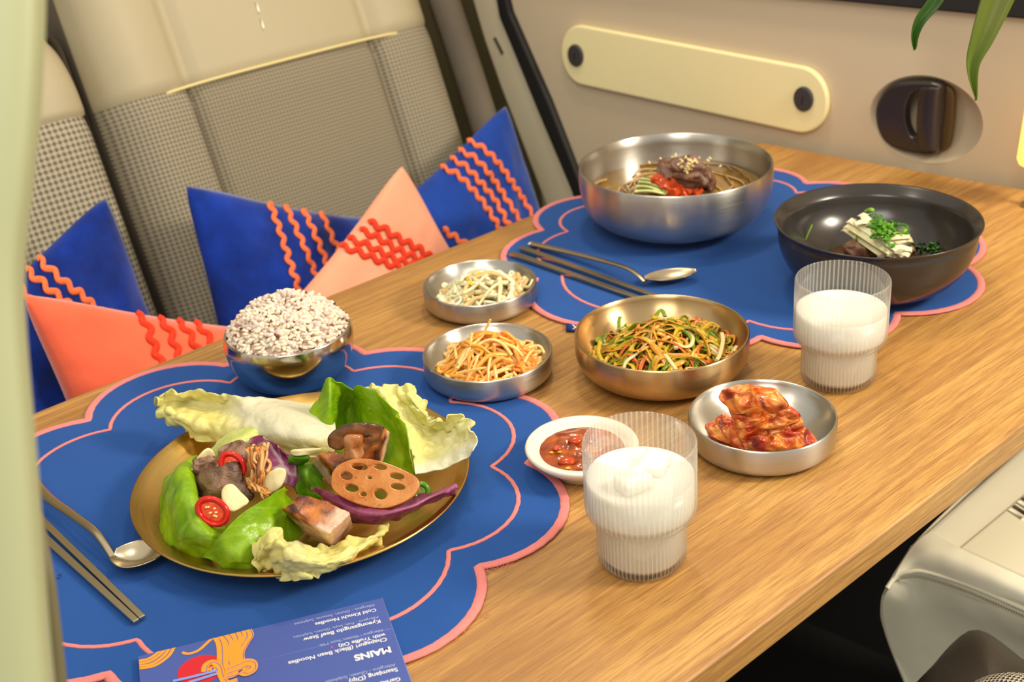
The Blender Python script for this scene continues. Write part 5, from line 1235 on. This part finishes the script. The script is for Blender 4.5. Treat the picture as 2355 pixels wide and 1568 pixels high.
food(lathe('kimchi_juice', [(0, .0052), (kR*.60, .0078), (kR*.66, .0088), (kR*.66, .0092), (0, .0094)], 48, kc+V(.004, -.002, 0), simple('kimchi_juice_m', S(160, 84, 20), .06, 0, None, .1, 80)), 'brown orange kimchi juice pooled in the right steel dish', 'juice')

# ================================================================== sauce
_, dc, dR, dh = D['sauce']
vs = []; cols = []
for i in range(26):
    for j in range(72):
        r = .0318*i/25; a = 2*PI*j/72; x, y = r*math.cos(a), r*math.sin(a); p = dc+V(x, y, .0165)
        z = (.0016*nz(p, 190, 3)+.0013*abs(nz(p, 90, 5))*2)*(1-(i/25)**6)
        vs.append(p+V(0, 0, z)); cols.append(mixc(mixc(L_(126, 48, 8), L_(178, 84, 18), .5+.9*nz(p, 110, 7)), L_(96, 22, 6), max(0, nz(p, 160, 9))*1.2))
food(mesh('sauce', vs, grid_faces(26, 72, False, True), M['shiny'], cols=cols), 'chunky red brown sauce filling the small cream dish', 'sauce')
sm = [simple('tomato_chunk', S(178, 62, 18), .15, 0, (200, .4, .001), .2, 150), simple('pepper_seed', S(240, 170, 40), .25), simple('green_bit', S(150, 160, 30), .3)]
for lab, px, py, rx, m_ in (('soft red chunk near the front of the sauce', 1303, 1060, .0062, 0), ('soft red chunk at the back of the sauce', 1322, 1012, .0055, 0), ('soft orange chunk at the middle of the sauce', 1280, 1030, .004, 0), ('yellow seed at the front edge of the sauce', 1306, 1076, .0018, 1), ('green herb bit in the middle of the sauce', 1287, 1039, .0018, 2), ('yellow seed at the left of the sauce', 1268, 1040, .0016, 1)):
    p = at(px, py, .0180); food(mesh('sauce_chunk', [p+V(v.x*rx, v.y*rx*.8, v.z*rx*.45)*(1+.25*nz(v, 1.6, len(lab))) for v in IV], IF, sm[m_]), lab, 'sauce bit', 'bits in the red sauce')

# ================================================================== noodle bowl contents
_, nc, nR, nh = D['noodle']
n = N('broth'); v = n.coord(); f = n.noise(v, 18, 4, .6, 1.5)
n.set(Base_Color=n.ramp(f, [(.3, S(126, 94, 40)), (.7, S(164, 130, 72))]), Roughness=.06); n.b.inputs['Specular IOR Level'].default_value = .6
bz = .0395
food(lathe('broth', [(0, .012), (nR*.6, .014), (nR*.935, bz-.002), (nR*.938, bz), (nR*.5, bz), (0, bz)], 80, nc, n.m), 'brown broth filling the large steel bowl', 'broth')
ndm = [simple('noodle_tan', S(184, 150, 96), .2, 0, None, .1, 100), simple('noodle_brown', S(142, 110, 62), .2, 0, None, .1, 100)]
rnd = random.Random(31)
for k in range(28):
    r = nR*rnd.uniform(.35, .86); a0 = rnd.random()*6.283; sp = rnd.uniform(.8, 2.0); P = []
    for q in range(24):
        a = a0+sp*q/23; rr = r+.004*math.sin(q*.4+k); P.append(nc+V(rr*math.cos(a), rr*math.sin(a), bz+.0002+.0016*math.sin(PI*q/23)))
    tag(sweep('noodle', P, .0011, .0011, ndm[k % 2], None, seg=6), 'thin brown noodle breaking the surface of the broth', 'noodle', 'noodles in the broth')
BB = lambda seed: (lambda p, r, k, s: mixc(mixc(L_(88, 54, 38), L_(138, 96, 72), .5+.7*nz(p, 120, seed)), L_(58, 30, 20), max(0, nz(p, 60, seed+1))))
for k, (lab, ol) in enumerate((('brown beef slice at the left of the mound in the broth', [(1508, 395, .060), (1515, 375, .068), (1535, 366, .072), (1560, 372, .070), (1568, 395, .062), (1550, 412, .056), (1525, 412, .055)]),
    ('brown beef slice at the top of the mound in the broth', [(1540, 375, .074), (1565, 362, .080), (1592, 360, .081), (1618, 372, .076), (1625, 392, .068), (1600, 402, .066), (1565, 402, .066)]),
    ('broad beef slice facing the front of the mound', [(1550, 400, .066), (1575, 392, .070), (1605, 392, .070), (1625, 408, .062), (1630, 425, .054), (1600, 430, .050), (1565, 420, .056)]),
    ('dark beef slice hanging at the right of the mound', [(1605, 385, .070), (1625, 385, .068), (1640, 402, .062), (1646, 425, .050), (1640, 437, .044), (1620, 435, .044), (1608, 412, .056)]),
    ('hidden beef slice under the mound top', [(1530, 402, .052), (1570, 385, .058), (1620, 395, .054), (1625, 425, .044), (1580, 435, .042), (1540, 425, .042)]))):
    food(blob('beef_slice', ol, .010, M['meat'], None, .004, .006, 90, 40+k, colfn=BB(k+3)), lab, 'beef', 'beef slices on the noodles')
ses = ([], [], []); rnd = random.Random(8)
for k in range(90):
    x, y = rnd.gauss(1572, 30), rnd.gauss(382, 10); h = .083-.0011*max(0, y-372)*.55-.00030*abs(x-1580)*.9
    add_grain(ses, at(x, y, h+.0028), .0019, .0012, Euler((rnd.random(), rnd.random(), rnd.random()*6)).to_matrix(), mixc(L_(226, 196, 130), L_(240, 220, 168), rnd.random()))
o = mesh('sesame_seeds', ses[0], ses[1], M['pale'], None, cols=ses[2]); tag(o, 'sesame seeds sprinkled on the beef mound', 'seeds', None, 'stuff')
kr = simple('kimchi_dice', S(214, 78, 28), .2, 0, (250, .5, .0008), .3, 120)
rnd = random.Random(12)
for k, (x, y, h) in enumerate(((1512, 412, .056), (1522, 424, .052), (1538, 430, .050), (1552, 438, .048), (1568, 430, .050), (1585, 436, .047), (1600, 438, .046), (1555, 422, .054), (1530, 410, .056), (1545, 445, .044), (1575, 446, .043))):
    p = at(x, y, h); e = Euler((rnd.uniform(-.6, .6), rnd.uniform(-.6, .6), rnd.random()*6)).to_matrix()
    v_, f_ = box_data(p, .0062, .0052, .0044, e @ V(1, 0, 0), e @ V(0, 1, 0), e @ V(0, 0, 1)); o = mesh('radish_cube', v_, f_, kr, mods=(('bevel', .0018, 3),)); tag(o, 'small red kimchi radish cube in front of the beef mound', 'kimchi', 'red radish cubes in the broth')
cuf, cus = simple('cucumber_flesh', S(206, 208, 132), .2, 0, None, .06, 150), simple('cucumber_skin', S(52, 92, 16), .25)
for k, (a, b) in enumerate((((1470, 418), (1520, 432)), ((1466, 428), (1520, 440)), ((1478, 411), (1512, 426)), ((1462, 440), (1530, 446)), ((1490, 436), (1535, 444)))):
    t = thing('cucumber_strip', ('thin cucumber strip at the back of the green bunch in the broth', 'thin cucumber strip at the left end of the green bunch in the broth', 'uppermost green skinned cucumber strip in the broth', 'front cucumber strip near the rim of the steel bowl', 'short cucumber strip touching the red radish cubes')[k], 'cucumber', at(*a, .046), 'cucumber strips in the broth')
    A_, B_ = at(*a, .046+.0015*(4-k)*.6), at(*b, .050-.001*k)
    sweep('flesh', [A_.lerp(B_, q/8)+V(0, 0, .002*math.sin(PI*q/8)) for q in range(9)], .0024, .0013, cuf, t, up=EZ)
    s_ = (B_-A_).cross(EZ).normalized()*(-.0019)
    sweep('skin', [A_.lerp(B_, q/8)+V(0, 0, .0006+.002*math.sin(PI*q/8))+s_ for q in range(9)], .0009, .0014, cus, t, up=EZ)

# ================================================================== black bowl contents
_, bc, bR, bh = D['black']
prm = vcol('pear_flesh', .25, (200, .2, .0004), .25)
pr = [simple('pear_cream', S(226, 210, 162), .25, 0, None, .05, 150, Subsurface_Weight=.2), simple('pear_white', S(236, 224, 184), .25, 0, None, .05, 150, Subsurface_Weight=.2)]
for k, (a, b, ha, hb, w) in enumerate((((1952, 520), (2052, 585), .052, .046, .0046), ((1958, 508), (2068, 578), .056, .049, .0044), ((1946, 528), (2030, 588), .046, .042, .0042), ((1985, 495), (2000, 520), .062, .058, .0036), ((2040, 560), (2094, 552), .050, .050, .0040), ((2046, 572), (2094, 574), .047, .045, .0042), ((2030, 552), (2090, 545), .054, .054, .0036), ((2052, 578), (2092, 588), .043, .041, .0042), ((1965, 515), (2000, 512), .060, .060, .0034), ((2000, 530), (2066, 590), .050, .040, .0046), ((2020, 545), (2080, 590), .050, .041, .0042))):
    A_, B_ = at(*a, ha), at(*b, hb); P = [A_.lerp(B_, q/6)+V(0, 0, .0015*math.sin(PI*q/6)) for q in range(7)]
    vs, fs = sweep_data(P, w*1.25, w*.62, seg=4, up=EZ, taper=lambda t: .8+.35*math.sin(PI*t)); o = mesh('pear_stick', vs, fs, pr[k % 2], smooth=False, mods=(('bevel', .0009, 2),)); tag(o, ['longest cream pear stick slanting across the front of the heap', 'cream pear stick lying just above the longest one', 'lower pear stick over the beef at the left', 'short pear stick pointing up at the peak of the heap', 'short pear stick at the right end of the heap', 'second pear stick at the right foot of the heap', 'pear stick tucked under green onion at the upper right', 'lowest short pear stick near the right rim side', 'small pear stick lying level at the upper left', 'wide pear stick in the lower middle of the heap', 'wide pear stick touching the right foot pieces'][k], 'pear', 'pear sticks in the black bowl')
gr_ = [simple('herb_green', S(66, 136, 14), .3, 0, None, .15, 150), simple('herb_light', S(130, 176, 48), .3, 0, None, .15, 150), simple('herb_dark', S(34, 72, 12), .35, 0, None, .15, 150)]
rnd = random.Random(41)
for k in range(46):
    x, y = rnd.gauss(2035, 22), rnd.gauss(528, 13); y += (x-2035)*.35; h = .062-.00018*abs(x-2030); a = rnd.random()*6.28; pts = []
    for q in range(6):
        pts.append(at(x, y, h+.002*math.sin(q+k))); a += rnd.uniform(.2, 1.0); x += 5.5*math.cos(a); y += 3.6*math.sin(a)
    tag(sweep('onion_shred', spline(pts, 16), .0019, .0006, gr_[0 if k % 3 else 1], None, seg=6), 'thin green onion shred on top of the pear sticks', 'green onion', 'green onion shreds in the black bowl')
for k, (lab, pts, r_) in enumerate((('upright green blade inside the left of the black bowl', [(1850, 558, .030), (1858, 538, .038), (1868, 516, .046)], .0016), ('green stalk curling beside the beef in the black bowl', [(1972, 570, .040), (1966, 555, .046), (1975, 535, .052), (1985, 520, .056)], .0013), ('green stalk lying at the foot of the pear heap', [(1940, 566, .036), (1960, 552, .040), (1975, 548, .042)], .0016), ('dark green sprig at the bottom of the black bowl', [(1905, 578, .024), (1912, 568, .028), (1916, 562, .030)], .002), ('green stem hanging at the front of the pear heap', [(1975, 572, .038), (1990, 585, .036), (2000, 592, .032)], .0013))):
    food(sweep('green_onion_stalk', spline([at(*p) for p in pts], 14), r_, .0005, gr_[1 if k in (0, 2) else 0 if k != 3 else 2], None, seg=6), lab, 'green onion')
for k in range(34):
    x, y = rnd.uniform(2095, 2160), rnd.uniform(562, 585); p = at(x, y, .032); q = at(x+rnd.uniform(-5, 5), y-rnd.uniform(5, 12), .040)
    tag(sweep('herb_sprig', [p, p.lerp(q, .5)+V(.0008, 0, 0), q], .0014, .0005, gr_[2 if k % 3 else 0], None, seg=5), 'tiny dark green herb sprig at the right of the pear heap', 'herb', 'herb sprigs in the black bowl')
for k, (lab, ol) in enumerate((('brown beef piece under the left of the pear heap', [(1935, 578, .034), (1950, 560, .040), (1985, 555, .042), (2005, 570, .038), (2000, 592, .032), (1960, 592, .030)]), ('brown beef piece under the middle of the pear heap', [(1985, 575, .036), (2010, 560, .040), (2060, 570, .038), (2080, 595, .030), (2020, 600, .028)]), ('orange brown beef piece at the right foot of the pear heap', [(2060, 580, .034), (2090, 565, .038), (2110, 582, .034), (2100, 598, .028), (2070, 600, .028)]))):
    food(blob('beef_slice', ol, .012, M['meat'], None, .003, .005, 100, 60+k, colfn=BB(k+11)), lab, 'beef', 'beef pieces in the black bowl')
_bn = food(lathe('dark_noodles', [(0, .006), (bR*.48, .010), (bR*.56, .018), (bR*.48, .026), (bR*.3, .030), (0, .032)], 48, bc, simple('dark_sauce_noodles', S(84, 52, 26), .25, 0, (300, .8, .002), .4, 120)), 'dark sauced noodle mass at the bottom of the black bowl', 'noodles')
_bn['kind'] = 'stuff'
